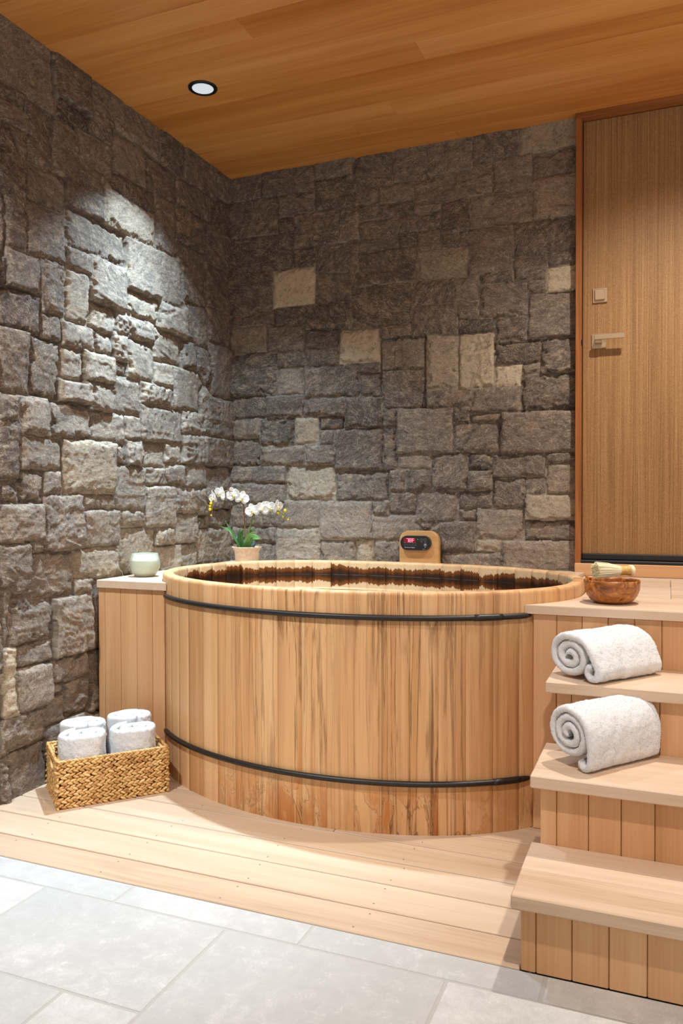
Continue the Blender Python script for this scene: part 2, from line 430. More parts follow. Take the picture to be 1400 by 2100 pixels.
def stone_field(us, vs, rects, seed, relief=1.0):
    rects = [list(r) for r in rects]
    for _ in range(3):                     # stones never overlap: trim each pair to a shared joint
        for i in range(len(rects)):
            for j in range(i):
                p, q = rects[i], rects[j]
                ou, ov = min(p[2], q[2]) - max(p[0], q[0]), min(p[3], q[3]) - max(p[1], q[1])
                if ou > 0 and ov > 0:
                    k = 0 if ou < ov else 1
                    lo, hi = (p, q) if p[k] + p[k + 2] < q[k] + q[k + 2] else (q, p)
                    m = (lo[k + 2] + hi[k]) / 2; lo[k + 2] = m; hi[k] = m
    U, V = np.meshgrid(us, vs, indexing='ij'); U = U.astype(np.float32); V = V.astype(np.float32)
    wu = U + 0.013 * (fbm(U, V, 16, 4, seed + 1) - 0.5); wv = V + 0.013 * (fbm(U, V, 16, 4, seed + 2) - 0.5)
    d1 = np.full(U.shape, 9.0, np.float32); d2 = d1.copy(); idx = np.zeros(U.shape, int)
    for i, (a, b, c, d, k) in enumerate(rects):
        q = np.maximum(np.abs(wu - (a + c) / 2) - abs(c - a) / 2, np.abs(wv - (b + d) / 2) - abs(d - b) / 2)
        less = q < d1
        d2 = np.where(less, d1, np.minimum(d2, q)); idx = np.where(less, i, idx); d1 = np.where(less, q, d1)
    e = np.clip((d2 - d1) / 2, 0, 1)
    n = len(rects); rs = np.random.RandomState(seed)
    # split faces stand out further low down on the wall, the upper courses are flatter
    vmid = np.array([(r[1] + r[3]) / 2 for r in rects]); bold = np.clip((2.45 - vmid) / 0.6, 0.6, 1.0)
    off = (rs.uniform(-0.016, 0.016, n) * bold)[idx]; tu = (rs.uniform(-0.07, 0.07, n) * bold)[idx]; tv = (rs.uniform(-0.12, 0.08, n) * bold)[idx]
    cu = np.array([(r[0] + r[2]) / 2 for r in rects])[idx]; cv = vmid[idx]
    su = rs.uniform(0, 90, n)[idx]; sv = rs.uniform(0, 90, n)[idx]
    rgh = (rs.uniform(0.35, 1.0, n) * (0.45 + 0.55 * bold))[idx]; ew = rs.uniform(0.005, 0.022, n)[idx]; dep = (rs.uniform(0.006, 0.020, n) * bold)[idx]
    X, Y = U + su, V + sv
    n1 = fbm(X, Y, 6, 2, seed + 5) - 0.5
    n2 = fbm(X + 0.5 * n1, Y * 1.3, 13, 5, seed + 6, 0.52, True) - 0.6
    n3 = fbm(X, Y, 75, 2, seed + 7, 0.6) - 0.5
    jag = np.clip(fbm(X, Y, 26, 4, seed + 8, 0.62) - 0.40, 0, 1) * 5.0
    s = np.clip((e - ew * jag * 0.8) / (0.0035 + ew * 0.35), 0, 1)
    chip = np.clip(1 - e / (0.012 + 1.6 * ew), 0, 1) ** 2
    h = off + tu * (U - cu) + tv * (V - cv) + rgh * (0.016 * n1 + 0.017 * n2 + 0.005 * n3) - dep * (1 - s) - 0.007 * chip * bold[idx]
    tone = (np.array([r[4] for r in rects]) + rs.uniform(-.11, .10, n))[idx]; ang = rs.uniform(-.7, .7, n)[idx]
    lip = np.clip(1 - e / 0.005, 0, 1) * (fbm(X, Y, 30, 2, seed + 9) > 0.47)
    G = np.stack([X * np.cos(ang) - Y * np.sin(ang), X * np.sin(ang) + Y * np.cos(ang), su * 0.37 + 0 * X], -1)
    return U, V, h * relief, tone, lip, G

BACK = parse("1 278 20 292 0;20 277 51 291 0;51 282 73 290 15;51 266 74 282 -10;73 273 95 289 0;0 256 29 276 -10;29 265 51 276 15;74 265 87 273 25;87 264 106 273 30;65 257 87 265 0;87 256 106 264 5;29 257 39 264 -10;38 247 65 265 0;65 247 76 256 20;76 241 98 256 5;0 236 38 257 0;38 237 51 247 -10;51 231 76 247 0;76 222 107 240 0;0 213 26 237 0;26 216 51 236 85;51 216 72 232 5;72 202 104 223 0;0 208 27 214 10;0 193 22 208 30;22 192 45 207 10;27 207 45 216 -10;45 203 72 216 -10;45 192 65 203 -15;65 183 88 200 90;88 194 104 201 -5;29 183 47 191 0;47 183 65 192 0;0 169 28 192 -10;28 168 44 184 35;44 166 76 183 -10;76 178 88 183 0;76 165 89 178 0;88 178 112 197 35;89 158 112 178 0;0 157 22 169 -10;22 156 44 168 -10;44 156 68 166 0;68 149 89 165 -10;0 146 18 157 30;18 142 39 156 0;39 141 53 156 60;53 149 68 156 -5;53 141 62 149 -10;89 149 97 159 0;89 127 97 149 -10;62 127 89 149 0;-1 131 18 145 0;18 131 45 142 15;45 130 62 141 20;0 121 33 130 10;33 112 62 130 50;63 111 93 127 10;93 116 106 127 0;0 110 33 121 5;0 97 33 110 10;33 97 54 111 20;54 91 83 111 35;83 104 93 111 15;93 104 106 116 5;83 91 107 104 30;0 88 27 97 15;0 77 27 88 10;27 78 54 97 50;54 78 74 90 30;74 79 85 91 70;85 79 101 91 40;95 274 113 291 10;113 275 136 291 15;136 278 159 289 0;159 277 186 289 65;136 273 146 278 15;146 261 165 278 30;165 265 186 277 10;166 245 186 265 40;106 260 126 272 25;126 261 146 273 20;106 256 120 260 25;98 248 120 256 5;120 244 135 260 -5;135 245 165 261 30;98 241 108 248 5;108 238 120 247 10;120 237 134 245 0;134 222 156 245 15;156 228 185 245 0;108 222 134 237 45;156 217 172 228 5;172 222 185 229 15;171 210 185 222 85;163 211 172 216 10;140 217 157 223 -5;105 210 126 222 10;126 209 139 221 15;140 201 163 217 5;163 189 186 210 20;129 201 139 209 10;105 193 129 210 15;129 194 147 200 -10;147 188 163 200 -10;113 167 129 194 55;129 166 147 193 80;147 177 169 188 -15;169 171 186 188 0;147 167 160 178 95;160 172 169 177 30;160 154 186 172 5;113 158 136 167 0;136 154 160 167 25;97 135 126 158 10;126 150 135 158 0;135 149 150 154 10;126 135 150 150 10;151 134 186 154 15;97 127 115 135 25;115 116 134 135 10;134 126 146 134 -5;146 123 171 134 0;172 129 185 134 10;172 114 185 129 35;97 116 115 127 10;134 116 146 126 5;146 108 162 122 10;162 114 171 122 10;107 100 129 116 15;129 107 146 116 5;129 101 138 107 10;138 92 161 108 30;162 102 185 114 70;162 92 185 102 30;119 86 138 101 10;138 86 151 92 65;152 77 185 92 40;120 76 151 86 30;101 76 120 92 20")
LEFT = parse("-165 266 -137 290 30;-137 274 -114 291 0;-114 279 -92 290 10;-92 278 -65 291 15;-65 271 -44 291 0;-44 272 -13 292 10;-13 279 2 290 0;-165 260 -151 267 -10;-165 251 -151 260 10;-151 242 -137 264 10;-137 243 -121 263 5;-133 265 -115 274 -20;-121 254 -100 268 20;-121 244 -106 252 10;-115 268 -100 277 0;-100 257 -76 275 35;-76 257 -52 276 10;-98 275 -65 282 30;-100 248 -88 258 -5;-88 246 -69 258 0;-52 258 -20 273 0;-20 257 2 275 -5;-165 226 -151 251 -5;-150 227 -130 242 10;-130 230 -107 243 10;-107 230 -69 251 50;-69 231 -52 259 10;-52 239 -26 258 0;-26 238 1 262 0;-166 200 -162 225 0;-162 205 -152 226 5;-152 207 -130 228 15;-130 214 -91 236 20;-91 208 -65 232 35;-130 206 -115 217 15;-115 196 -91 217 40;-65 207 -49 232 20;-49 214 -24 244 5;-166 192 -162 203 0;-162 191 -144 207 20;-144 185 -131 207 20;-131 185 -116 208 55;-166 175 -143 193 -5;-144 176 -133 186 5;-115 184 -98 197 40;-91 194 -66 207 40;-97 185 -69 197 40;-66 192 -42 208 35;-42 194 -23 213 0;-23 198 1 215 5;-24 215 1 238 0;-165 152 -150 177 10;-150 152 -134 175 20;-133 175 -113 186 35;-113 175 -100 185 35;-100 174 -90 187 35;-90 167 -70 185 40;-70 178 -47 196 40;-46 179 -34 192 10;-34 178 -19 191 5;-19 167 1 194 5;-133 161 -120 174 35;-120 163 -100 175 40;-100 168 -90 174 30;-134 152 -116 161 40;-117 150 -101 162 35;-101 151 -81 168 35;-81 156 -55 167 40;-70 167 -54 179 40;-54 157 -31 179 30;-30 146 1 167 5;-47 146 -31 158 30;-166 140 -157 151 0;-156 138 -140 152 30;-139 137 -116 153 40;-116 137 -94 150 35;-92 139 -81 150 35;-81 140 -47 157 40;-166 120 -157 143 10;-156 124 -133 136 35;-133 115 -101 137 50;-101 128 -93 137 30;-92 128 -80 139 35;-80 128 -62 139 40;-62 130 -47 139 40;-46 129 -28 145 30;-28 130 1 145 15;-167 111 -157 119 10;-156 111 -144 123 25;-144 114 -133 123 30;-101 108 -78 127 35;-77 119 -62 127 35;-62 119 -44 131 35;-44 119 -25 130 25;-24 112 0 130 10;-167 96 -144 110 25;-144 92 -122 114 30;-121 108 -101 114 30;-78 99 -55 118 35;-54 105 -25 119 30;-121 91 -97 108 40;-97 99 -79 107 35;-55 90 -33 105 35;-33 97 0 102 15;-167 80 -151 95 30;-151 92 -145 96 35;-151 73 -127 91 30;-127 80 -97 92 50;-97 81 -71 99 40;-71 90 -55 98 40;-71 80 -48 90 45;-48 79 -33 90 40;-33 78 0 96 35;-127 73 -115 79 35;-167 58 -162 80 25;-161 57 -139 73 30;-139 49 -116 72 35;-116 48 -107 75 20;-158 48 -140 57 25;-158 32 -141 48 40;-141 38 -118 48 30;-167 32 -159 57 70;-133 25 -117 37 30;-141 33 -133 39 30;-117 21 -107 48 20;-142 23 -131 33 25;-168 16 -144 30 30;-144 13 -112 20 25;-168 -1 -163 18 30;-162 -3 -142 18 30;-142 -6 -112 12 30")
def wall_mesh(name, axis, us, vs, rects, seed, parts=None, relief=1.0):
    mb = MB()
    U, V, h, tone, lip, G = stone_field(us, vs, rects, seed, relief)
    if axis == 'y': P = np.stack([U, -h, V], -1)
    else: P = np.stack([h, U, V], -1)
    mb.grid(P.reshape(-1, 3).tolist(), len(us), len(vs), gv=G.reshape(-1, 3).tolist(), tone=tone.ravel().tolist(), extra=lip.ravel().tolist(),
            flip=(axis == 'x'), smooth=True)
    if parts: parts(mb)
    return structure(mb.build(name, M['stone']))
us = np.arange(-0.07, 1.8581, 0.0048); us[-1] = 1.857
vs = np.concatenate([np.arange(-0.02, 0.7, 0.02), np.arange(0.7, 2.915, 0.0048)])
wall_mesh('wall_back', 'y', us, vs, BACK, 31, relief=0.8)
us = np.concatenate([np.arange(-4.6, -1.98, 0.022), np.arange(-1.98, 0.07, 0.0048)])
vs = np.arange(-0.02, 2.915, 0.0048)
wall_mesh('wall_left', 'x', us, vs, LEFT + random_ashlar(-4.7, -1.66, -0.05, 2.95, 5), 47, relief=1.0)
# stone on the far side of the door opening
us = np.arange(2.82, 4.2, 0.02); vs = np.arange(-0.02, 2.915, 0.02)
structure(wall_mesh('wall_back_beyond_door', 'y', us, vs, random_ashlar(2.7, 4.3, -0.05, 2.95, 9), 77))

# ------------------------------------------------------------------ ceiling boards
mb = MB(); y = 0.05; i = 0
while y > -5.0:
    w = 0.133
    x = -0.05 - random.uniform(0, 1.0)
    while x < 4.3:
        L = random.uniform(1.4, 3.2)
        x1 = min(x + L, 4.35)
        mb.plank(((x + x1) / 2, y - w / 2, ZC + 0.011), (x1 - x - 0.0006, w - 0.0008, 0.022), grain=0, k=0.0008)
        x = x1
    y -= w
structure(mb.build('ceiling', M['ceiling']))

# ------------------------------------------------------------------ timber deck and tile floor
mb = MB(); nails = MB()
ys = [YD, -1.8545, -1.7075, -1.566, -1.424, -1.282, -1.140, -0.998, -0.856, -0.714, -0.572, -0.43, -0.288, -0.146, 0.03]
for a, b in zip(ys, ys[1:]):
    x = 0.0
    cuts = [-0.03] + ([] if a < -1.6 else [random.uniform(0.7, 2.2)]) + [1.935 if a < -1.2 else 3.3]
    for c, d in zip(cuts, cuts[1:]):
        mb.plank(((c + d) / 2, (a + b) / 2, -0.0125), (d - c - 0.0015, b - a - 0.0050, 0.025), grain=0, k=0.0022)
    for nx in np.arange(0.28, 1.9, 0.41):
        for ny in (a + 0.028, b - 0.028):
            cx = nx + random.uniform(-.012, .012)
            nails.lathe([(0.0, 0.0006), (0.0022, 0.0006), (0.0026, 0.0)], (cx, ny, 0.0), 8)
deck = mb.build('timber_deck', M['deck']); tag(deck, 'pale cedar plank deck flush with the grey floor tiles', 'deck')
nd = nails.build('nail_head', plain('nail_steel', lin(120, 100, 84), 0.5, 0.5), deck); nd['kind'] = 'stuff'

mb = MB()
def tile(x0, x1, y0, y1, tone):
    mb.plank(((x0 + x1) / 2, (y0 + y1) / 2, -0.006), (x1 - x0 - 0.008, y1 - y0 - 0.008, 0.011), k=0.0012, tone=tone)
xs = [-0.4, 0.24, 0.83, 1.40, 1.997, 2.58, 3.2, 3.8, 4.4]
for i, (a, b) in enumerate(zip(xs, xs[1:])):
    if a < 4.3: tile(a, b, -2.092, YD - 0.0, [.2, .2, .1, -.3, .6, .5, .3, .2][i])
tile(-0.3, 0.594, -2.46, -2.092, .9); tile(0.594, 1.195, -2.46, -2.092, -.2); tile(1.195, 1.785, -2.70, -2.092, -.35); tile(1.785, 2.39, -2.83, -2.092, .7)
tile(2.39, 3.3, -2.70, -2.092, .2); tile(3.3, 4.4, -2.70, -2.092, -.2)
tile(-0.3, 0.39, -2.95, -2.46, -.1); tile(0.39, 0.984, -3.05, -2.46, -.4); tile(0.984, 1.195, -3.0, -2.46, .4)
tile(1.195, 1.785, -3.0, -2.70, .3)
y = -3.05
for r in range(6):
    x = -0.4
    while x < 4.4:
        w = random.choice([0.4, 0.6, 0.9]); tile(x, min(x + w, 4.4), y - 0.4, y, random.uniform(-.6, .7)); x += w
    y -= 0.4
x = 1.785
tile(1.785, 2.39, -3.05, -2.83, -.2); tile(2.39, 3.3, -3.05, -2.70, .4); tile(3.3, 4.4, -3.05, -2.70, .1); tile(-0.3, 0.39, -3.05, -2.95, .1)
fl = structure(mb.build('floor', M['tile']))
mb = MB(); mb.plank((2.0, -3.4, -0.0270), (4.9, 2.826, 0.05), k=0.0005)
g = mb.build('grout', M['grout'], fl)
mb = MB(); mb.plank((1.65, -0.98, -0.06), (3.4, 2.1, 0.06), k=0.0005)
mb.build('subfloor', M['slab'], deck)

# ------------------------------------------------------------------ door in the back wall
door = bpy.data.objects.new('door_1', None); COL.objects.link(door); door.location = (1.857, 0, 0.77); door.matrix_world = Matrix.Translation((1.857, 0, 0.77))
structure(door); door['label'] = 'tall brown wood-veneer door with square nickel lever'; door['category'] = 'door'
mb = MB()
mb.plank((1.870, -0.005, 1.845), (0.026, 0.09, 2.056), grain=2)
mb.plank((2.822, -0.005, 1.845), (0.03, 0.09, 2.056), grain=2)
mb.plank((2.346, -0.005, 2.886), (0.98, 0.09, 0.026), grain=0)
mb.build('door_frame', M['jamb'], door)
mb = MB(); mb.plank((2.346, 0.02, 1.868), (0.92, 0.045, 2.006), grain=2, k=0.001)
leaf = mb.build('door_leaf', M['door'], door)
mb = MB(); mb.plank((2.346, 0.03, 1.85), (0.935, 0.03, 2.04), k=0.0005); mb.plank((2.346, -0.008, 0.852), (0.918, 0.022, 0.026), k=0.002)
mb.plank((2.346, -0.02, 0.830), (0.93, 0.05, 0.014), k=0.003)
mb.build('door_seal', M['black'], door)
mb = MB(); mb.plank((2.346, -0.004, 0.793), (0.98, 0.098, 0.058), grain=0, k=0.003)
mb.build('door_sill', M['panel'], door)
mb = MB(); mb.plank((1.9615, -0.006, 2.0615), (0.064, 0.010, 0.067), k=0.0015)
mb.build('deadbolt_plate', M['nickel'], door)
mb = MB(); mb.plank((1.9615, -0.015, 2.0635), (0.046, 0.012, 0.050), k=0.003)
mb.build('deadbolt_knob', M['nickel'], door)
mb = MB(); mb.plank((1.958, -0.006, 1.851), (0.064, 0.008, 0.068), k=0.001)
rose = mb.build('lever_plate', M['nickel'], door)
mb = MB(); mb.plank((1.957, -0.03, 1.851), (0.030, 0.045, 0.030), k=0.002); mb.plank((2.006, -0.056, 1.861), (0.132, 0.010, 0.024), k=0.002)
mb.build('door_handle', M['nickel'], door)
mb = MB(); mb.plank((1.8865, -0.049, 1.842), (0.008, 0.004, 0.026), k=0.001); mb.build('strike_plate', M['blackmetal'], door)

# ------------------------------------------------------------------ bench round the tub (left and behind)
t_l = oval_at_y(-1.148, PI, 1.5 * PI, 0.003)
t_split = 0.60
bench = thing('corner_bench', 'cedar bench boxed into the stone corner left of the oval tub', 'bench', (0.1, -1.0, 0))
poly = [(0.008, -0.012), (0.008, -1.148)] + [tuple(oval(t, 0.003)) for t in np.linspace(t_l, t_split, 70)]
xs_ = oval(t_split, 0.003).x
poly += [(xs_ + 0.04, -0.012)]
mb = MB(); mb.prism(poly, ZL - 0.032, ZL, 0.0025, tone=0.2, ga=1)
mb.build('bench_top', M['tread'], bench)
t_p = oval_at_y(-1.13, PI, 1.5 * PI, 0.004); xr = oval(t_p, 0.004).x - 0.002
mb = MB()
for a, b in zip([0.0, 0.0335, 0.1158, 0.198, 0.2765], [0.0335, 0.1158, 0.198, 0.2765, xr]):
    mb.plank(((a + b) / 2, -1.121, (ZL - 0.032) / 2), (b - a - 0.0014, 0.018, ZL - 0.033), grain=2, k=0.0024)
mb.plank((xr / 2, -1.109, (ZL - 0.032) / 2), (xr - .03, 0.006, ZL - .035), grain=0, tone=-1)
mb.build('bench_panel', M['panel'], bench)

# ------------------------------------------------------------------ steps and landing on the right
steps = thing('tub_steps', 'cedar steps with three treads rising to the landing beside the door', 'steps', (1.937, -1.99, 0))
XL = 1.937
def riser(xs, y, z0, z1, x_end=XE, left=None):
    mb = MB(); e = list(xs)
    while e[-1] < x_end: e.append(e[-1] + 0.0818)
    e[-1] = x_end
    for a, b in zip(e, e[1:]):
        mb.plank(((a + b) / 2, y + 0.009, (z0 + z1) / 2), (b - a - 0.0014, 0.018, z1 - z0), grain=2, k=0.0022)
    mb.plank(((e[0] + x_end) / 2 + .005, y + 0.021, (z0 + z1) / 2), (x_end - e[0] - .02, 0.006, z1 - z0 - .002), grain=0, tone=-1)     # backing behind the seams
    if left:
        d0, d1 = left; n = max(1, round((d1 - d0) / 0.082)); w = (d1 - d0) / n
        for i in range(n):
            mb.plank((e[0] + 0.009, d0 + w * (i + 0.5), (z0 + z1) / 2), (0.018, w - 0.0006, z1 - z0 - 0.001), grain=2, k=0.0015)
    return mb.build('riser', M['panel'], steps)
def tread(y0, y1, z, cuts):
    mb = MB(); e = [y0] + cuts + [y1]
    for i, (a, b) in enumerate(zip(e, e[1:])):
        mb.plank(((1.9185 + XE) / 2, (a + b) / 2, z - 0.017), (XE - 1.9185, b - a - 0.0008, 0.034), grain=0, k=0.003 if i == 0 else 0.0015)
    return mb.build('tread', M['tread'], steps)
riser([1.937, 1.973, 2.055], -1.990, 0.001, 0.156, left=(-1.971, -1.72))
riser([1.941, 1.984, 2.066], -1.704, 0.001, 0.347, left=(-1.685, -1.44))
riser([1.949, 1.992, 2.074], -1.425, 0.001, 0.538, left=(-1.406, -1.16))
t_r = oval_at_y(-1.140, 1.5 * PI, 2 * PI, 0.004); xl = oval(t_r, 0.004).x + 0.001
riser([xl, 1.913, 1.995, 2.077], -1.147, 0.001, 0.732)
tread(-2.017, -1.704, 0.191, [-1.87, -1.79]); tread(-1.735, -1.425, 0.382, [-1.59]); tread(-1.450, -1.147, 0.573, [-1.31])
ZT = 0.764
def clip_band(poly, y0, y1):
    for s_, yc in ((1, y0), (-1, y1)):
        out = []
        for p, q in zip(poly, poly[1:] + poly[:1]):
            ip, iq = s_ * (p[1] - yc) >= 0, s_ * (q[1] - yc) >= 0
            if ip: out.append(p)
            if ip != iq:
                k = (yc - p[1]) / (q[1] - p[1]); out.append((p[0] + k * (q[0] - p[0]), yc))
        poly = out
    return poly
t_tip = oval_at_y(-1.164, 1.5 * PI, 2 * PI, 0.003)
land = [tuple(oval(t, 0.003)) for t in np.linspace(t_tip, 2 * PI + t_split, 60)] + [(xs_ + 0.042, -0.012), (1.852, -0.012), (1.852, -0.056), (XE, -0.056), (XE, -1.164)]
mb = MB()
for a, b in zip([-1.164, -0.834, -0.48, -0.125], [-0.834, -0.48, -0.125, 0.0]):
    P_ = clip_band(land, a, b - 0.0012)
    if a in (-0.834, -0.48):     # a butt joint splits these boards
        L_, R_ = [], []
        for p, q in zip(P_, P_[1:] + P_[:1]):
            il, iq = p[0] < 2.268, q[0] < 2.268
            (L_ if il else R_).append(p)
            if il != iq:
                k = (2.268 - p[0]) / (q[0] - p[0]); yy = p[1] + k * (q[1] - p[1]); L_.append((2.2675, yy)); R_.append((2.2695, yy))
        mb.prism(L_, ZT - 0.03, ZT, 0.001); mb.prism(R_, ZT - 0.03, ZT, 0.001)
    else: mb.prism(P_, ZT - 0.03, ZT, 0.0025 if a == -1.164 else 0.001)
mb.build('landing', M['tread'], steps)

# ------------------------------------------------------------------ round cedar tub
TF = [3.934, 4.042, 4.146, 4.261, 4.366, 4.472, 4.578, 4.685, 4.79, 4.895, 5.004, 5.113, 5.224, 5.337, 5.453, 5.577, 5.71, 5.845, 5.991, 6.166]
ST = [.05, .05, .1, .15, .5, .6, .7, 1.0, .75, .3, .8, 1.0, 1.0, .8, .35, .3, .4, .5, .4]
TN = [.2, .3, -1.5, .5, .2, .0, .3, -.2, .3, .1, -.1, -.4, .1, .0, -.6, -.5, .1, -.2, .1]
tt = np.linspace(TF[-1], TF[0] + 2 * PI, 6001)
pp = np.array([oval(t) for t in tt]); s_ = np.concatenate([[0], np.cumsum(np.linalg.norm(np.diff(pp, axis=0), axis=1))])
nb_ = round(s_[-1] / 0.098)
TB = [float(np.interp(s_[-1] * i / nb_, s_, tt)) for i in range(1, nb_ + 1)]
bnd = TF + TB
tub = thing('wooden_tub', 'large oval cedar soaking tub with two dark metal hoops', 'tub', (TX, TY, 0))
mb = MB()
prof = [(0, 0.0), (0, .09), (0, .17), (0, .4), (0, .6), (0, ZR - .014), (-.0015, ZR - .007), (-.005, ZR - .002), (-.011, ZR), (-.036, ZR), (-.0425, ZR - .002), (-.046, ZR - .007), (-.0475, ZR - .014), (-.0475, .76), (-.0475, .72), (-.0475, .5), (-.0475, .05)]
npf = len(prof)
for i, (a, b) in enumerate(zip(bnd, bnd[1:])):
    stn = ST[i] if i < len(ST) else 0.15; tn = TN[i] if i < len(TN) else random.uniform(-1, .6)
    da = 0.0022; ts = [a, a + da] + [a + (b - a) * k / 5 for k in (1, 2, 3, 4)] + [b - da, b]
    off = [random.uniform(0, 40) for _ in range(3)]
    pts, gv, ex = [], [], []
    L0 = 0; last = oval(a)
    for j, t in enumerate(ts):
        g = -0.003 if j in (0, len(ts) - 1) else 0.0
        p0 = oval(t); L0 += (p0 - last).length; last = p0
        for k, (o_, z) in enumerate(prof):
            inner = k >= 10
            q = oval(t, o_ + (-g if inner else g)); zz = z + (g * 0.6 if 7 <= k <= 9 else 0)
            pts.append((q.x, q.y, zz)); gv.append((z + off[0], L0 + off[1], (0 if k < 9 else .05) + off[2] + (o_ if 8 <= k <= 9 else 0)))
            ex.append(2.0 if inner else (0.0 if k >= 8 else stn))
    mb.grid(pts, len(ts), npf, gv=gv, tone=tn, smooth=True, extra=ex)
mb.build('stave_wall', M['tub'], tub)
mb = MB()
ring = [oval(t, -.046) for t in np.linspace(0, 2 * PI, 120, endpoint=False)]
mb.add([(p.x, p.y, .06) for p in ring], [tuple(range(120))], [(p.x, p.y * 1.0, 0) for p in ring], -.8, extra=2.0)
mb.build('tub_floor', M['tub'], tub)
for zh, name in ((0.727, 'hoop'), (0.174, 'hoop')):
    t0 = oval_at_y(-1.140, PI, 1.5 * PI, .007); t1 = oval_at_y(-1.151, 1.5 * PI, 2 * PI, .007)
    P_ = [oval(t, .0075) for t in np.linspace(t0, t1, 90)]
    mb = MB(); R_ = [0.0098] * 90
    for k, r in ((0, .5), (1, .85), (-1, .5), (-2, .85)): R_[k] = 0.0098 * r
    mb.tube([(p.x, p.y, zh) for p in P_], R_, 12)
    hp = mb.build(name, M['hoop'], tub)
    k0 = 76 if zh > .5 else 80                      # sleeve where the hoop ends are joined
    mb = MB(); mb.tube([(p.x, p.y, zh) for p in P_[k0:k0 + 7]], .0112, 12)
    mb.build('hoop_sleeve', M['hoop'], hp)

# water: flat, turned up a little where it meets the staves
mb = MB(); nth = 160; rings = [0.0, .3, .6, .9, .975, .99, 1.0]; lift = [0, 0, 0, 0, 0.0002, .0012, .0038]
ZW = 0.7405
pts = []
for t in np.linspace(0, 2 * PI, nth, endpoint=False):
    p = oval(t, -.0470)
    for r, l in zip(rings, lift): pts.append((TX + (p.x - TX) * r, TY + (p.y - TY) * r, ZW + l))
mb.grid(pts, nth, len(rings), closeu=True)
water = mb.build('tub_water', M['water']); tag(water, 'dark still water filling the oval cedar tub', 'water'); water['kind'] = 'thing'

# ------------------------------------------------------------------ control board on the ledge behind the tub
def pill(cx, cz, w, h, r, n=10):
    out = []
    for sx, sz, a0 in ((1, 1, 0), (-1, 1, 90), (-1, -1, 180), (1, -1, 270)):
        for i in range(n + 1):
            a = math.radians(a0 + 90 * i / n); out.append((cx + sx * (w / 2 - r) + r * math.cos(a), cz + sz * (h / 2 - r) + r * math.sin(a)))
    return out
def plate(mb, poly, yb, yf, k=.001):
    """vertical plate facing -y: outline in x,z"""
    n = len(poly); cx = sum(p[0] for p in poly) / n; cz = sum(p[1] for p in poly) / n
    sc = lambda p: (cx + (p[0] - cx) * (1 - k / 0.08), cz + (p[1] - cz) * (1 - k / 0.08))
    vs = [(p[0], yb, p[1]) for p in poly] + [(p[0], yf + k, p[1]) for p in poly] + [(sc(p)[0], yf, sc(p)[1]) for p in poly]
    fs = [tuple(range(n - 1, -1, -1)), tuple(range(2 * n, 3 * n))]
    for i in range(n):
        j = (i + 1) % n; fs += [(i, j, n + j, n + i), (n + i, n + j, 2 * n + j, 2 * n + i)]
    mb.add(vs, fs, [(v[0] + 3, v[2] + 7, v[1]) for v in vs])
ctl = thing('tub_control', 'small wooden board with black digital temperature panel on the ledge behind the tub', 'control panel', (1.106, -.06, ZL))
o_ = [(1.0035, ZL), (1.2085, ZL)] + [(1.1585 + .05 * math.cos(a), .9115 + .05 * math.sin(a)) for a in np.linspace(0, PI / 2, 12)] + [(1.0535 + .05 * math.cos(a), .9115 + .05 * math.sin(a)) for a in np.linspace(PI / 2, PI, 12)]
mb = MB(); plate(mb, o_, -.028, -.060, .004); mb.build('backboard', M['board'], ctl)
PX, PZ, PW, PH = 1.0935, .9015, .158, .0725
mb = MB(); plate(mb, pill(PX, PZ, PW, PH, .0355), -.060, -.078, .003); face = mb.build('display_panel', M['panelface'], ctl)
YF = -.0784
def rect(mb, x0, x1, z0, z1, y=YF, d=.0012):
    mb.plank(((x0 + x1) / 2, y + d / 2, (z0 + z1) / 2), (x1 - x0, d, z1 - z0), k=.0001)
X0 = PX - PW / 2
mb = MB(); rect(mb, X0 + .019, X0 + .080, PZ + .002, PZ + .0245); mb.build('display_window', M['ledwin'], face)
SEG = {'a': (0, 1, 1, 1), 'b': (1, .5, 1, 1), 'c': (1, 0, 1, .5), 'd': (0, 0, 1, 0), 'e': (0, 0, 0, .5), 'f': (0, .5, 0, 1), 'g': (0, .5, 1, .5)}
mb = MB(); dw, dh, tk = .0086, .0168, .0018
for i, s in enumerate(('abc', 'abcdefg', 'aefg')):
    bx, bz = X0 + .034 + i * .0145, PZ + .005
    for q in s:
        x0, z0, x1, z1 = SEG[q]
        rect(mb, bx + x0 * dw - tk / 2, bx + x1 * dw + tk / 2, bz + z0 * dh - tk / 2, bz + z1 * dh + tk / 2, YF - .0008)
mb.build('digits', M['led'], face)
mb = MB()
for i in range(5): rect(mb, X0 + .021 + i * .0135, X0 + .030 + i * .0135, PZ - .0005, PZ + .0008); rect(mb, X0 + .021 + i * .0135, X0 + .030 + i * .0135, PZ - .0105, PZ - .0092)
mb.build('legend', M['printg'], face)
mb = MB()
for i in range(5): rect(mb, X0 + .0225 + i * .0135, X0 + .0285 + i * .0135, PZ - .0072, PZ - .0035)
mb.build('key', M['black'], face)
for bx, bz, mt in ((X0 + .111, PZ + .016, 'printg'), (X0 + .130, PZ + .016, 'printg'), (X0 + .130, PZ - .008, 'print')):
    mb = MB(); ax = Matrix.Rotation(PI / 2, 3, 'X')
    mb.lathe([(.0075, 0), (.0075, .0006), (.0066, .0006), (.0066, 0)], (bx, YF + .0004, bz), 24, axis=ax)
    if mt == 'print': mb.lathe([(.0030, 0), (.0028, .0006), (0, .0006)], (bx, YF + .0004, bz), 16, axis=ax)
    else: rect(mb, bx - .003, bx + .003, bz - .0006, bz + .0006)
    rect(mb, bx - .003, bx + .003, bz - .0125, bz - .0105)
    mb.build('button', M[mt], face)
mb = MB(); rect(mb, X0 + .088, X0 + .094, PZ + .017, PZ + .021); mb.build('indicator', M['ledg'], face)
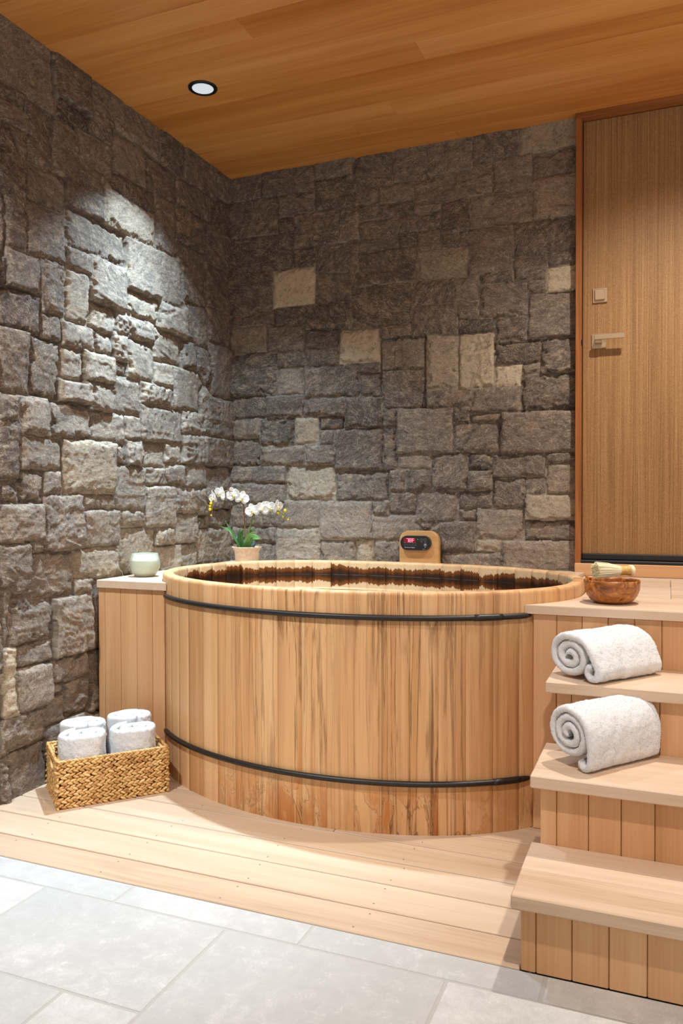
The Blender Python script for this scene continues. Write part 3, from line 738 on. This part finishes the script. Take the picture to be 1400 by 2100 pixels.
mb = MB(); rect(mb, X0 + .0955, X0 + .098, PZ + .006, PZ + .009); mb.build('indicator', M['ledwin'], face)
mb = MB(); rect(mb, X0 + .083, X0 + .0865, PZ - .0145, PZ - .012); mb.build('indicator', M['ledwin'], face)
mb = MB(); rect(mb, X0 + .116, X0 + .130, PZ - .0305, PZ - .0295); mb.build('mark', M['print'], face)
cu = bpy.data.curves.new('lettering', 'FONT'); cu.body = 'SmarTouch Digital'; cu.size = .0072; cu.extrude = .0002
tmp = bpy.data.objects.new('lettering_curve', cu)
tm = bpy.data.meshes.new_from_object(tmp); tm.materials.clear(); tm.materials.append(M['print'])
bpy.data.objects.remove(tmp); bpy.data.curves.remove(cu)
tx = bpy.data.objects.new('lettering', tm); COL.objects.link(tx); tx.parent = face
tx.rotation_euler = (PI / 2, 0, 0); tx.location = Vector((X0 + .0225, YF, PZ - .0245)) - wloc(face)

# ------------------------------------------------------------------ potted orchid in the corner
OX, OY = .222, -.225
orch = thing('potted_orchid', 'white orchid with two arching sprays in a pale clay pot in the corner', 'plant', (OX, OY, ZL))
mb = MB(); mb.lathe([(0, 0), (.056, 0), (.059, .004), (.0625, .05), (.065, .072), (.072, .084), (.078, .0905), (.078, .094), (.073, .094), (.068, .086), (.062, .07)], (OX, OY, ZL), 48)
mb.build('pot', M['terracotta'], orch)
mb = MB(); mb.lathe([(.0645, .078), (.04, .083), (0, .085)], (OX, OY, ZL), 32); mb.build('soil', M['soil'], orch)
def spline(P, n):
    P = [Vector(p) for p in P]; Q = [P[0] * 2 - P[1]] + P + [P[-1] * 2 - P[-2]]; out = []
    for i in range(1, len(Q) - 2):
        for k in range(n):
            t = k / n; a, b, c, d = Q[i - 1], Q[i], Q[i + 1], Q[i + 2]
            out.append(.5 * ((2 * b) + (c - a) * t + (2 * a - 5 * b + 4 * c - d) * t * t + (3 * b - a - 3 * c + d) * t ** 3))
    return out + [P[-1]]
S1 = spline([(.219, -.225, .86), (.211, -.225, .965), (.211, -.235, 1.055), (.214, -.25, 1.106), (.202, -.28, 1.148), (.162, -.31, 1.165), (.119, -.335, 1.150), (.096, -.345, 1.115), (.087, -.35, 1.042)], 8)
S2 = spline([(.225, -.225, .86), (.237, -.225, .953), (.263, -.23, 1.03), (.292, -.225, 1.062), (.343, -.215, 1.068), (.392, -.2, 1.060), (.427, -.185, 1.035), (.441, -.18, 1.017)], 8)
mb = MB(); mb.tube(S1, list(np.linspace(.0040, .0016, len(S1))), 8); mb.build('flower_stem', M['stemb'], orch)
mb = MB(); mb.tube(S2, list(np.linspace(.0048, .0016, len(S2))), 8); mb.build('flower_stem', M['stemg'], orch)
LV = [[(.187, -.225, .86), (.158, -.245, .927), (.117, -.265, 1.009)], [(.187, -.225, .86), (.111, -.205, .951), (.040, -.185, .977)], [(.193, -.225, .86), (.193, -.255, .928), (.216, -.285, .97)],
      [(.199, -.225, .86), (.204, -.245, .941), (.227, -.265, .967)], [(.205, -.225, .86), (.222, -.215, .94), (.275, -.205, .973)], [(.207, -.225, .86), (.245, -.255, .929), (.307, -.285, .956)],
      [(.213, -.225, .86), (.273, -.265, .922), (.345, -.305, .922)], [(.228, -.225, .86), (.243, -.205, .896), (.249, -.185, .926)], [(.196, -.225, .86), (.163, -.195, .909), (.143, -.165, .948)], [(.21, -.225, .86), (.261, -.265, .92), (.312, -.305, .932)]]
LW = [.005, .004, .007, .007, .006, .005, .017, .022, .022, .005]
LT = [.2, .5, .1, .3, .5, .8, .5, -.5, -.5, .7]
for P_, w, tn in zip(LV, LW, LT):
    C_ = spline(P_, 9); m = len(C_); pts, gv = [], []
    for i, p in enumerate(C_):
        t = (C_[min(i + 1, m - 1)] - C_[max(i - 1, 0)]).normalized(); sd = t.cross(Vector((0.45, -0.9, 0.1))).normalized(); nn = sd.cross(t)
        f = i / (m - 1); ww = w * (math.sin(PI * min(1, .18 + .82 * f)) ** .6 if f < 1 else .05) + .0006
        for j in (-1, -.5, 0, .5, 1):
            pts.append(p + sd * ww * j + nn * (abs(j) * ww * .45)); gv.append((f, j * ww, 0))
    for j in (.5, 0, -.5):          # underside, so a leaf has thickness
        pass
    mb = MB(); mb.grid(pts, m, 5, gv=gv, tone=tn)
    lf = mb.build('leaf', M['leaf'], orch)
    md = lf.modifiers.new('thickness', 'SOLIDIFY'); md.thickness = .0012
def petal(mb, ang, L, W, cup, sharp=1.0):
    nu, nv = 9, 9; pts = []
    for i in range(nu):
        f = i / (nu - 1); w = W * (math.sin(PI * f ** sharp) ** .55 if 0 < f < 1 else .0) + .0008
        for j in range(nv):
            s = -1 + 2 * j / (nv - 1)
            x, y = .003 + L * f, w * s
            z = cup * (f * f) * L + .18 * W * s * s - .1 * L * math.sin(PI * f)
            pts.append((x * math.cos(ang) - y * math.sin(ang), x * math.sin(ang) + y * math.cos(ang), z))
    mb.grid(pts, nu, nv)
mb = MB()
for a, L, W, cp in ((8, .036, .021, .10), (172, .036, .021, .10), (90, .036, .014, -.05), (215, .034, .013, -.1), (325, .034, .013, -.1)): petal(mb, math.radians(a), L, W, cp)
flower_me = None
FL = [((.093, -.345, 1.128), (-55, 10)), ((.130, -.335, 1.150), (-35, -25)), ((.185, -.300, 1.146), (-15, 20)), ((.217, -.268, 1.127), (15, -15)),
      ((.268, -.248, 1.062), (-10, 15)), ((.318, -.232, 1.074), (25, -20)), ((.352, -.226, 1.076), (35, 25)), ((.395, -.212, 1.080), (60, 10))]
for i, (p, (yaw, roll)) in enumerate(FL):
    if flower_me is None:
        f = mb.build('flower', M['petal']); flower_me = f.data
        l_ = MB(); l_.lathe([(0, -.002), (.004, 0), (.005, .006), (.0035, .012), (0, .014)], (0, 0, 0), 12); l_.lathe([(0, 0), (.006, .001), (.008, .003), (.004, .006), (0, .007)], (0, -.009, .004), 10)
        lipo = l_.build('lip', M['lip']); lip_me = lipo.data; lipo.parent = f
        md = f.modifiers.new('thickness', 'SOLIDIFY'); md.thickness = .0007
    else:
        f = f.copy(); COL.objects.link(f); lipo = lipo.copy(); COL.objects.link(lipo); lipo.parent = f
    f.parent = orch; f.location = Vector(p) - Vector((OX, OY, ZL))
    # local +z (the face of the flower) looks towards the room, tilted a little down
    f.rotation_euler = (Matrix.Rotation(math.radians(yaw + 20), 3, 'Z') @ Matrix.Rotation(math.radians(90 + 8), 3, 'X') @ Matrix.Rotation(math.radians(roll), 3, 'Z')).to_euler()
for p, r in (((.084, -.352, 1.100), .0080), ((.079, -.352, 1.086), .0070), ((.078, -.352, 1.069), .0078), ((.084, -.35, 1.039), .0045), ((.424, -.182, 1.062), .0085), ((.392, -.196, 1.050), .0075), ((.412, -.182, 1.030), .0055), ((.440, -.18, 1.016), .0045)):
    mb = MB(); mb.lathe([(0, -r * 1.15), (r * .7, -r * .8), (r, 0), (r * .75, r * .7), (0, r * 1.2)], p, 14)
    q = min((S1 if p[0] < .2 else S2), key=lambda s: (s - Vector(p)).length); mb.tube([q, Vector(p)], .0010, 6)
    mb.build('bud', M['bud'], orch)

# ------------------------------------------------------------------ candle on the bench
CXY = (.112, -.952)
cand = thing('glass_candle', 'round frosted pale green glass candle on the corner bench', 'candle', (*CXY, ZL))
mb = MB(); mb.lathe([(0, 0.001), (.034, 0.001), (.042, .003), (.055, .018), (.0655, .042), (.0665, .055), (.064, .075), (.0575, .100), (.0560, .1025), (.0545, .100), (.061, .074), (.0635, .055), (.0625, .042), (.053, .020), (.040, .006), (0, .005)], (*CXY, ZL), 64)
mb.build('glass_jar', M['jar'], cand)
mb = MB(); mb.lathe([(0, .0062), (.0385, .0070), (.0515, .0205), (.0612, .042), (.0622, .055), (.0605, .069), (.0604, .072), (.05, .0725), (0, .0722)], (*CXY, ZL), 48); wx = mb.build('wax', M['wax'], cand)
mb = MB(); mb.tube([(CXY[0], CXY[1], ZL + .07), (CXY[0] + .001, CXY[1], ZL + .082)], .0012, 6); mb.build('wick', M['black'], cand)

# ------------------------------------------------------------------ wooden bowl and brush on the landing
BX, BY = 2.080, -1.007
bowl = thing('wooden_bowl', 'glossy turned wooden bowl on the landing beside the tub rim', 'bowl', (BX, BY, ZT))
mb = MB(); mb.lathe([(0, .001), (.050, .001), (.056, .003), (.072, .012), (.084, .028), (.0905, .048), (.0925, .070), (.0925, .0785), (.091, .080), (.0885, .0795), (.0875, .072), (.085, .05), (.078, .030), (.062, .014), (.04, .009), (0, .008)], (BX, BY, ZT), 72)
mb.build('bowl_body', M['bowl'], bowl)
mb = MB(); a = math.radians(150); e = Vector((BX + .090 * math.cos(a), BY + .090 * math.sin(a), ZT + .079))
d_ = Vector((math.cos(a), math.sin(a), .25))
mb.tube([e - d_ * .006, e + d_ * .004, e + d_ * .011, e + d_ * .015], [.004, .0055, .0055, .003], 10); mb.build('bowl_lug', M['bowl'], bowl)
b0, b1, b2 = Vector((2.030, -1.060, .8775)), Vector((2.105, -1.003, .8750)), Vector((2.147, -.972, .8770))
brush = thing('bristle_brush', 'cream bristle brush with twine-bound handle lying across the wooden bowl', 'brush', tuple(b1))
ax = (b1 - b0).normalized(); sx = ax.cross(Vector((0, 0, 1))).normalized(); sy = sx.cross(ax)
mb = MB()
for i in range(900):
    r = math.sqrt(random.random()); th = random.uniform(0, 2 * PI)
    u = sx * math.cos(th) * r + sy * math.sin(th) * r
    p1 = b1 + u * .0155; p0 = b0 + u * .0265 + Vector((random.gauss(0, .0008), random.gauss(0, .0008), random.gauss(0, .0008))) - ax * random.uniform(-.004, .004)
    if random.random() < .04: p0 += u * .004
    pm = (p0 + p1) / 2 + u * .0025
    mb.tube([p1, pm, p0], [.0010, .0010, .0007], 3, cap=False, smooth=False)
mb.build('bristles', M['bristle'], brush)
mb = MB(); L = (b2 - b1).length; n = 46
rot = Matrix((sx, sy, ax)).transposed()
prf = [(0, -.004), (.0160, -.004)] + [(.0165 + .0008 * abs(math.sin(i * 1.35)) - .0012 * math.sin(PI * i / n), L * .72 * i / n) for i in range(n + 1)]
mb.lathe(prf, tuple(b1), 28, axis=rot); mb.build('twine_binding', M['twine'], brush)
mb = MB(); mb.lathe([(.0150, L * .70), (.0185, L * .76), (.0195, L * .86), (.0180, L * .96), (.012, L * 1.02), (0, L * 1.04)], tuple(b1), 28, axis=rot); mb.build('handle_end', M['bristle'], brush)

# ------------------------------------------------------------------ towels
def sheet(path, th, L, jit=.0022, seed=0, fuzz=9000, na=60, blade=.0030):
    """a thick cloth wound along a 2-D path (cross-section) and L long; returns points in (cross x, cross y, axial)"""
    P = np.array(path); n = len(P)
    T = np.gradient(P, axis=0); T /= np.linalg.norm(T, axis=1)[:, None]; Nn = np.stack([-T[:, 1], T[:, 0]], 1)
    loop = []
    h = th / 2
    for i in range(na): loop.append((h, -L / 2 + h + (L - th) * i / (na - 1)))
    for a in (60, 30, 0, -30, -60): loop.append((h * math.sin(math.radians(a)), L / 2 - h + h * math.cos(math.radians(a))))
    for i in range(na): loop.append((-h, L / 2 - h - (L - th) * i / (na - 1)))
    for a in (-60, -30, 0, 30, 60): loop.append((h * math.sin(math.radians(a)), -L / 2 + h - h * math.cos(math.radians(a))))
    lp = np.array(loop); m = len(lp)
    rs = np.random.RandomState(seed)
    V = np.zeros((n, m, 3))
    for i in range(n):
        k = min(i, n - 1 - i); s = (0.25, .6, .85)[k] if k < 3 else 1.0
        V[i, :, 0] = P[i, 0] + Nn[i, 0] * lp[:, 0] * s; V[i, :, 1] = P[i, 1] + Nn[i, 1] * lp[:, 0] * s; V[i, :, 2] = lp[:, 1]
    # soft unevenness: the edge wanders along the roll
    w = fbm(np.linspace(0, 6, n)[:, None] + np.zeros((1, m)) + seed, np.zeros((n, m)) + seed * 3.7, 1.0, 3, 5) - .5
    V[:, :, 2] += w * .014 * np.sign(lp[:, 1])[None] * (np.abs(lp[:, 1]) / (L / 2))[None] ** 3
    q = fbm(V[..., 0] * 1.0 + V[..., 2] * 1.0 + seed, V[..., 1] - V[..., 2] * .6, 22, 3, 9) - .5
    V[..., 0] += q * .006; V[..., 1] += (fbm(V[..., 2] + seed, V[..., 0], 17, 3, 19) - .5) * .006
    bo = (fbm(P[:, 0:1] * 1.0 + P[:, 1:2] * 3 + V[..., 2] * 0 + np.arange(n)[:, None] * .0045, V[..., 2] + seed, 210, 2, 29) - .5) * .0034 + rs.normal(0, .00045, (n, m))
    sg = np.sign(lp[:, 0])[None]
    V[..., 0] += Nn[:, 0:1] * bo * sg; V[..., 1] += Nn[:, 1:2] * bo * sg; V[..., 2] += rs.normal(0, .0004, (n, m))
    F = []
    for i in range(n - 1):
        for j in range(m):
            F.append((i * m + j, i * m + (j + 1) % m, (i + 1) * m + (j + 1) % m, (i + 1) * m + j))
    F.append(tuple(range(m))); F.append(tuple((n - 1) * m + j for j in range(m - 1, -1, -1)))
    W = V.reshape(-1, 3)
    # terry loops standing on the surface; their shading normal is the cloth's own
    Q = np.array(F[:-2]); A = W[Q]; nr = np.cross(A[:, 2] - A[:, 0], A[:, 3] - A[:, 1]); ar = np.linalg.norm(nr, axis=1); nr = nr / (ar[:, None] + 1e-12)
    pick = rs.choice(len(Q), fuzz, p=ar / ar.sum())
    a_, b_ = rs.rand(fuzz, 1), rs.rand(fuzz, 1)
    c0 = A[pick]; base = (c0[:, 0] * (1 - a_) + c0[:, 1] * a_) * (1 - b_) + (c0[:, 3] * (1 - a_) + c0[:, 2] * a_) * b_
    d = nr[pick] + rs.normal(0, .55, (fuzz, 3)); d /= np.linalg.norm(d, axis=1)[:, None]
    side = np.cross(d, rs.normal(0, 1, (fuzz, 3))); side /= np.linalg.norm(side, axis=1)[:, None]
    ln = blade * (.5 + rs.rand(fuzz, 1)); wd = .00028
    B = np.stack([base - side * wd - d * .001, base + side * wd - d * .001, base + d * ln + side * wd * .5, base + d * ln - side * wd * .5], 1).reshape(-1, 3)
    o = len(W)
    F2 = [(o + 4 * i, o + 4 * i + 1, o + 4 * i + 2, o + 4 * i + 3) for i in range(fuzz)]
    bn = nr[pick] + rs.normal(0, .28, (fuzz, 3)); bn /= np.linalg.norm(bn, axis=1)[:, None]
    CN = np.concatenate([np.zeros((o, 3)), np.repeat(bn, 4, axis=0)])
    return np.concatenate([W, B]), F, F2, CN
def spiral(r0, th, turns, a_end, per=34, dirn=-1):
    n = int(turns * per); out = []
    for i in range(n + 1):
        a = math.radians(a_end) - dirn * 2 * PI * (turns - turns * i / n)
        r = r0 + th * turns * i / n
        out.append((r * math.cos(a), r * math.sin(a)))
    return out
def towel(name, label, path, th, L, fr, org, group, seed, rest=None, fuzz=9000):
    """fr = (cross x axis, cross y axis, roll axis) in the world; org = point on the support under the roll"""
    W, F, F2, CN = sheet(path, th, L, seed=seed, fuzz=fuzz)
    w = W.copy(); lo = np.percentile(w[:, 1], .4); w[:, 1] -= lo
    w[:, 1] = np.where(w[:, 1] < 0, w[:, 1] * .15, w[:, 1])
    X, Y, Z = (np.array(v) for v in fr)
    V = w[:, 0:1] * X + w[:, 1:2] * Y + w[:, 2:3] * Z + np.array(org)
    lowest = V[:, 2].min(); V[:, 2] += max(0, org[2] + .0005 - lowest)
    CN = CN[:, 0:1] * X + CN[:, 1:2] * Y + CN[:, 2:3] * Z
    mb = MB(); mb.add(V.tolist(), F, None, 0.0, True); mb.sm += [True] * len(F2); mb.f += F2; mb.cn = CN.tolist()
    r = thing(name, label, 'towel', tuple(org), group)
    mb.build('terry_cloth', M['terry'], r)
    return r
def squash(p, sx, sy): return [(x * sx, y * sy) for x, y in p]
def curl(c, r0, r1, a0, turn, n=18):
    """a tightening clockwise curl"""
    return [(c[0] + (r0 + (r1 - r0) * k / n) * math.cos(math.radians(a0 - turn * k / n)), c[1] + (r0 + (r1 - r0) * k / n) * math.sin(math.radians(a0 - turn * k / n))) for k in range(n + 1)]
def resample(P, d):
    P = np.array([tuple(p)[:2] for p in P]); s = np.concatenate([[0], np.cumsum(np.linalg.norm(np.diff(P, axis=0), axis=1))])
    q = np.linspace(0, s[-1], int(s[-1] / d)); return np.stack([np.interp(q, s, P[:, 0]), np.interp(q, s, P[:, 1])], 1).tolist()
Zup = (0, 0, 1)
axis = Vector((.172, .233, 0)).normalized(); xa = Vector((axis.y, -axis.x, 0))      # cross x runs to the right across the end face
fr = (xa, Zup, axis)
m_ = squash(spiral(.008, .0245, 2.15, 100, dirn=-1), 1.22, 1.0)          # main roll, ending at the top
x, y = m_[-1]
tail = spline([(x, y, 0), (x + .048, y - .004, 0), (x + .088, y - .026, 0), (x + .112, y - .066, 0), (.110, -.030, 0)], 6)
p1 = resample(m_ + [(q.x, q.y) for q in tail[2:]] + curl((.088, -.036), .0215, .0155, 5, 290)[1:], .0042)
towel('rolled_towel', 'rolled white towel with a small curled end, on the step just below the landing', p1, .0236, .285, fr, (2.062, -1.268, .5732), 'rolled towels on the steps', 3, fuzz=12000)
m_ = squash(spiral(.008, .0215, 2.45, 100, dirn=-1), 1.14, 1.06)
x, y = m_[-1]
tail = spline([(x, y, 0), (x + .044, y - .008, 0), (x + .074, y - .038, 0), (x + .084, y - .080, 0), (.070, -.064, 0)], 6)
p2 = resample(m_ + [(q.x, q.y) for q in tail[2:]] + curl((.052, -.070), .0165, .012, 0, 215)[1:], .0042)
axis2 = Vector((.176, .230, 0)).normalized(); fr2 = (Vector((axis2.y, -axis2.x, 0)), Zup, axis2)
towel('rolled_towel', 'rolled white towel with a tight spiral end, on the second step up from the floor', p2, .0205, .285, fr2, (2.092, -1.520, .3822), 'rolled towels on the steps', 8, fuzz=12000)

# ------------------------------------------------------------------ basket on the deck
BO = Vector((.2535, -1.394, 0)); bu = Vector((.648, .7617, 0)); bv = Vector((-.7617, .648, 0))     # long side, short side
LB, WB, HB = .400, .262, .172
bask = thing('woven_basket', 'rectangular woven basket holding rolled towels on the deck by the stone wall', 'basket', (BO.x, BO.y, 0))
def bp(u, v, z): return BO + bu * u + bv * v + Vector((0, 0, z))
ell = []
for i in range(7):
    f = -1 + 2 * i / 6
    for j in range(7):
        a = 2 * PI * j / 7; r = math.sqrt(max(0, 1 - abs(f) ** 2.2)) + .04
        ell.append((f, r * math.cos(a), r * math.sin(a)))
ellf = [(i * 7 + j, i * 7 + (j + 1) % 7, (i + 1) * 7 + (j + 1) % 7, (i + 1) * 7 + j) for i in range(6) for j in range(7)]
mb = MB(); nrow = 8; hr = HB / nrow
def face_weave(o, d, nrm, L, hole=None):
    pitch = .0205; n = int(L / pitch)
    for r in range(nrow):
        z0 = (r + .5) * hr - .001
        dr = 1
        for i in range(n + 1):
            for s in (-1, 1):
                u = (i + .5 * (s > 0)) * L / n - L / 2 + random.gauss(0, .0012)
                if abs(u) > L / 2: continue
                if hole and abs(u) < hole[0] and z0 > hole[1]: continue
                th = s * math.radians(23 + random.gauss(0, 3)) * dr
                ta = d * math.cos(th) + Vector((0, 0, math.sin(th))); tb = nrm; tc = ta.cross(tb)
                c = o + d * u + Vector((0, 0, z0 + s * hr * .215)) + nrm * random.gauss(.0005, .0008)
                k1, k2, k3 = .0132 * random.uniform(.92, 1.08), .0058, .0056 * random.uniform(.9, 1.1)
                vs = [c + ta * p[0] * k1 + tb * p[1] * k2 + tc * p[2] * k3 for p in ell]
                off = random.uniform(0, 30)
                mb.add(vs, ellf, [(p[0] * k1 + off, p[1] * k2, p[2] * k3 + off) for p in ell], random.gauss(0, .55), True)
Vz = Vector((0, 0, 0))
face_weave(bp(0, -WB / 2, 0), bu, -bv, LB); face_weave(bp(0, WB / 2, 0), -bu, bv, LB)
face_weave(bp(-LB / 2, 0, 0), -bv, -bu, WB, (.048, HB * .66)); face_weave(bp(LB / 2, 0, 0), bv, bu, WB, (.048, HB * .66))
# inner weave faces (seen inside, above the towels)
face_weave(bp(0, WB / 2 - .012, 0), bu, -bv, LB - .02); face_weave(bp(-LB / 2 + .012, 0, 0), bv, bu, WB - .02, (.048, HB * .66)); face_weave(bp(LB / 2 - .012, 0, 0), bv, -bu, WB - .02, (.048, HB * .66))
for u, v in ((-1, -1), (1, -1), (1, 1), (-1, 1)):
    for r in range(nrow * 2):
        c = bp(u * LB / 2, v * WB / 2, (r + .5) * hr / 2); d_ = (bu * u + bv * v).normalized()
        ta = (bv * u * v).lerp(bu, .5).normalized() * .9 + Vector((0, 0, random.choice((-.45, .45)))); tc = ta.cross(d_)
        vs = [c + ta * p[0] * .009 + d_ * p[1] * .0052 + tc * p[2] * .0062 for p in ell]
        mb.add(vs, ellf, [(p[0] * .009 + r, p[1] * .005, p[2] * .006) for p in ell], random.gauss(0, .5), True)
mb.build('woven_side', M['wicker'], bask)
mb = MB()
hs = HB * .66
def core(u0, u1, v0, v1, z0, z1):
    c = bp((u0 + u1) / 2, (v0 + v1) / 2, (z0 + z1) / 2); mb.plank(c, (abs(u1 - u0), abs(v1 - v0), z1 - z0), bu, bv, k=.0005)
e = .0085
core(-LB / 2 + e, LB / 2 - e, -WB / 2 + e - .002, -WB / 2 + e + .002, .002, HB - .004); core(-LB / 2 + e, LB / 2 - e, WB / 2 - e - .002, WB / 2 - e + .002, .002, HB - .004)
for s in (-1, 1):
    uu = s * (LB / 2 - e)
    core(uu - .002, uu + .002, -WB / 2 + e, WB / 2 - e, .002, hs); core(uu - .002, uu + .002, -WB / 2 + e, -.05, hs, HB - .004); core(uu - .002, uu + .002, .05, WB / 2 - e, hs, HB - .004)
core(-LB / 2 + e, LB / 2 - e, -WB / 2 + e, WB / 2 - e, .001, .006)
mb.build('basket_core', M['wickerdark'], bask)
def rope(path, rad, closed=False, turns=60):
    """two cords twisted round each other along a path"""
    P = [Vector(p) for p in path]; n = len(P)
    for ph in (0, PI):
        Q = []
        for i, p in enumerate(P):
            t = (P[min(i + 1, n - 1)] - P[max(i - 1, 0)]).normalized(); a_ = Vector((0, 0, 1)) if abs(t.z) < .8 else bu
            x = (a_ - t * a_.dot(t)).normalized(); y = t.cross(x); a = 2 * PI * turns * i / n + ph
            Q.append(p + (x * math.cos(a) + y * math.sin(a)) * rad * .55)
        mb.tube(Q, rad * .75, 6, tone=random.gauss(0, .3))
mb = MB()
cor = [(-LB / 2, -WB / 2), (LB / 2, -WB / 2), (LB / 2, WB / 2), (-LB / 2, WB / 2), (-LB / 2, -WB / 2)]
path = []
for (a, b), (c, d) in zip(cor, cor[1:]):
    for k in range(80): path.append(bp(a + (c - a) * k / 80, b + (d - b) * k / 80, HB))
path.append(path[0]); rope(path, .0055, turns=75); mb.build('rim_cord', M['wicker'], bask)
for s in (-1, 1):
    mb = MB(); path = [bp(s * LB / 2, .05 * math.cos(a) / max(abs(math.cos(a)), abs(math.sin(a))) ** .6, HB * .80 + .022 * math.sin(a)) for a in np.linspace(0, 2 * PI, 60)]
    rope(path, .0045, turns=18); mb.build('handle_cord', M['wicker'], bask)

# four towels rolled upright in the basket
def boxy(p, sx, sy, e=.62):
    out = []
    for x, y in p:
        r = math.hypot(x, y); a = math.atan2(y, x); c, s = math.cos(a), math.sin(a)
        q = (abs(c) ** (2 / e / 1.6) + abs(s) ** (2 / e / 1.6)) ** (-e * .8)
        out.append((r * q * c * sx, r * q * s * sy))
    return out
pb = boxy(spiral(.008, .0235, 2.2, 105, dirn=-1), 1.5, 1.04)
W, F, F2, CN = sheet(resample(pb, .0042), .0225, .245, seed=21, fuzz=12000, na=46)
mb = MB(); mb.add(W.tolist(), F, None, 0.0, True); mb.sm += [True] * len(F2); mb.f += F2; mb.cn = CN.tolist()
LBL = ['white rolled towel standing in the front corner of the basket nearest the stone wall', 'white rolled towel standing in the front corner of the basket nearest the tub',
       'white rolled towel behind, in the basket corner against the stone wall', 'white rolled towel behind, in the basket corner beside the bench panel']
root = None
for i, (u, v, zt, ro) in enumerate(((-.093, -.060, .008, 2), (.095, -.060, .007, -3), (-.088, .062, .018, 176), (.090, .062, .024, 184))):
    loc = bp(u, v, zt)
    if root is None:
        root = bpy.data.objects.new('basket_towel', None); COL.objects.link(root); ch = mb.build('terry_cloth', M['terry']); ch.parent = root; ch.location = (0, 0, .1225 + .002)
    else:
        root = root.copy(); COL.objects.link(root); ch = ch.copy(); COL.objects.link(ch); ch.parent = root
    root.location = loc; root.rotation_euler = (0, 0, math.atan2(bu.y, bu.x) + math.radians(ro))
    tag(root, LBL[i], 'towel', 'rolled towels in the basket')

# ------------------------------------------------------------------ downlight and lighting
LX, LY = .391, -.902
dl = thing('ceiling_downlight', 'round recessed downlight with black trim in the wood ceiling', 'downlight', (LX, LY, ZC))
mb = MB(); mb.lathe([(.0625, 0.0), (.0625, -.004), (.060, -.006), (.049, -.0065), (.0465, -.005), (.0455, 0.0)], (LX, LY, ZC), 64); mb.build('trim_ring', M['blackmetal'], dl)
mb = MB(); mb.lathe([(.0460, -.0042), (.040, -.0032), (.02, -.0022), (0, -.0018)], (LX, LY, ZC), 48); mb.build('lens', M['lens'], dl)
def spot(name, x, y, energy, col, size, blend, rad=.03, target=None):
    l = bpy.data.lights.new(name, 'SPOT'); l.energy = energy; l.color = col; l.spot_size = math.radians(size); l.spot_blend = blend; l.shadow_soft_size = rad
    o = bpy.data.objects.new(name, l); COL.objects.link(o); o.location = (x, y, ZC - .012)
    if target: o.rotation_euler = (Vector(target) - o.location).to_track_quat('-Z', 'Y').to_euler()
    return o
COOL = (.55, .78, 1.0); NEU = (1.0, .955, .90)
spot('downlight_spill', LX, LY, 110, COOL, 93, .4)
spot('downlight_lamp', LX, LY, 420, COOL, 74, 1.0)
spot('downlight_lamp', 2.34, -.90, 185, NEU, 140, 1.0)
spot('downlight_lamp', .391, -2.85, 290, (.90, .95, 1.0), 84, .8, target=(.02, -1.75, .55))
spot('downlight_lamp', 2.34, -2.85, 165, NEU, 120, .7)
w = bpy.data.worlds.new('world'); SC.world = w; w.use_nodes = True
bg = w.node_tree.nodes['Background']; bg.inputs[0].default_value = (1.0, .96, .92, 1); bg.inputs[1].default_value = .72

# ------------------------------------------------------------------ camera
cam = bpy.data.cameras.new('camera'); co = bpy.data.objects.new('camera', cam); COL.objects.link(co)
cam.sensor_fit = 'HORIZONTAL'; cam.sensor_width = 36; cam.lens = 36 * 1633.16 / 1400; cam.clip_start = .05
R = Vector((0.925368,0.379065,-0.001954)); Uu = Vector((-0.004495,0.016129,0.999860)); Fw = Vector((-0.379043,0.925229,-0.016629))
m = Matrix((R, Uu, -Fw)).transposed().to_4x4(); m.translation = Vector((2.256715,-3.886433,1.123000)); co.matrix_world = m
SC.camera = co
SC.view_settings.view_transform = 'Standard'; SC.view_settings.look = 'None'; SC.view_settings.gamma = 1.0
SC.view_settings.use_curve_mapping = False; SC.view_settings.exposure = 0.0
SC.cycles.use_denoising = True
SC.cycles.max_bounces = 8; SC.cycles.diffuse_bounces = 5; SC.cycles.transmission_bounces = 6
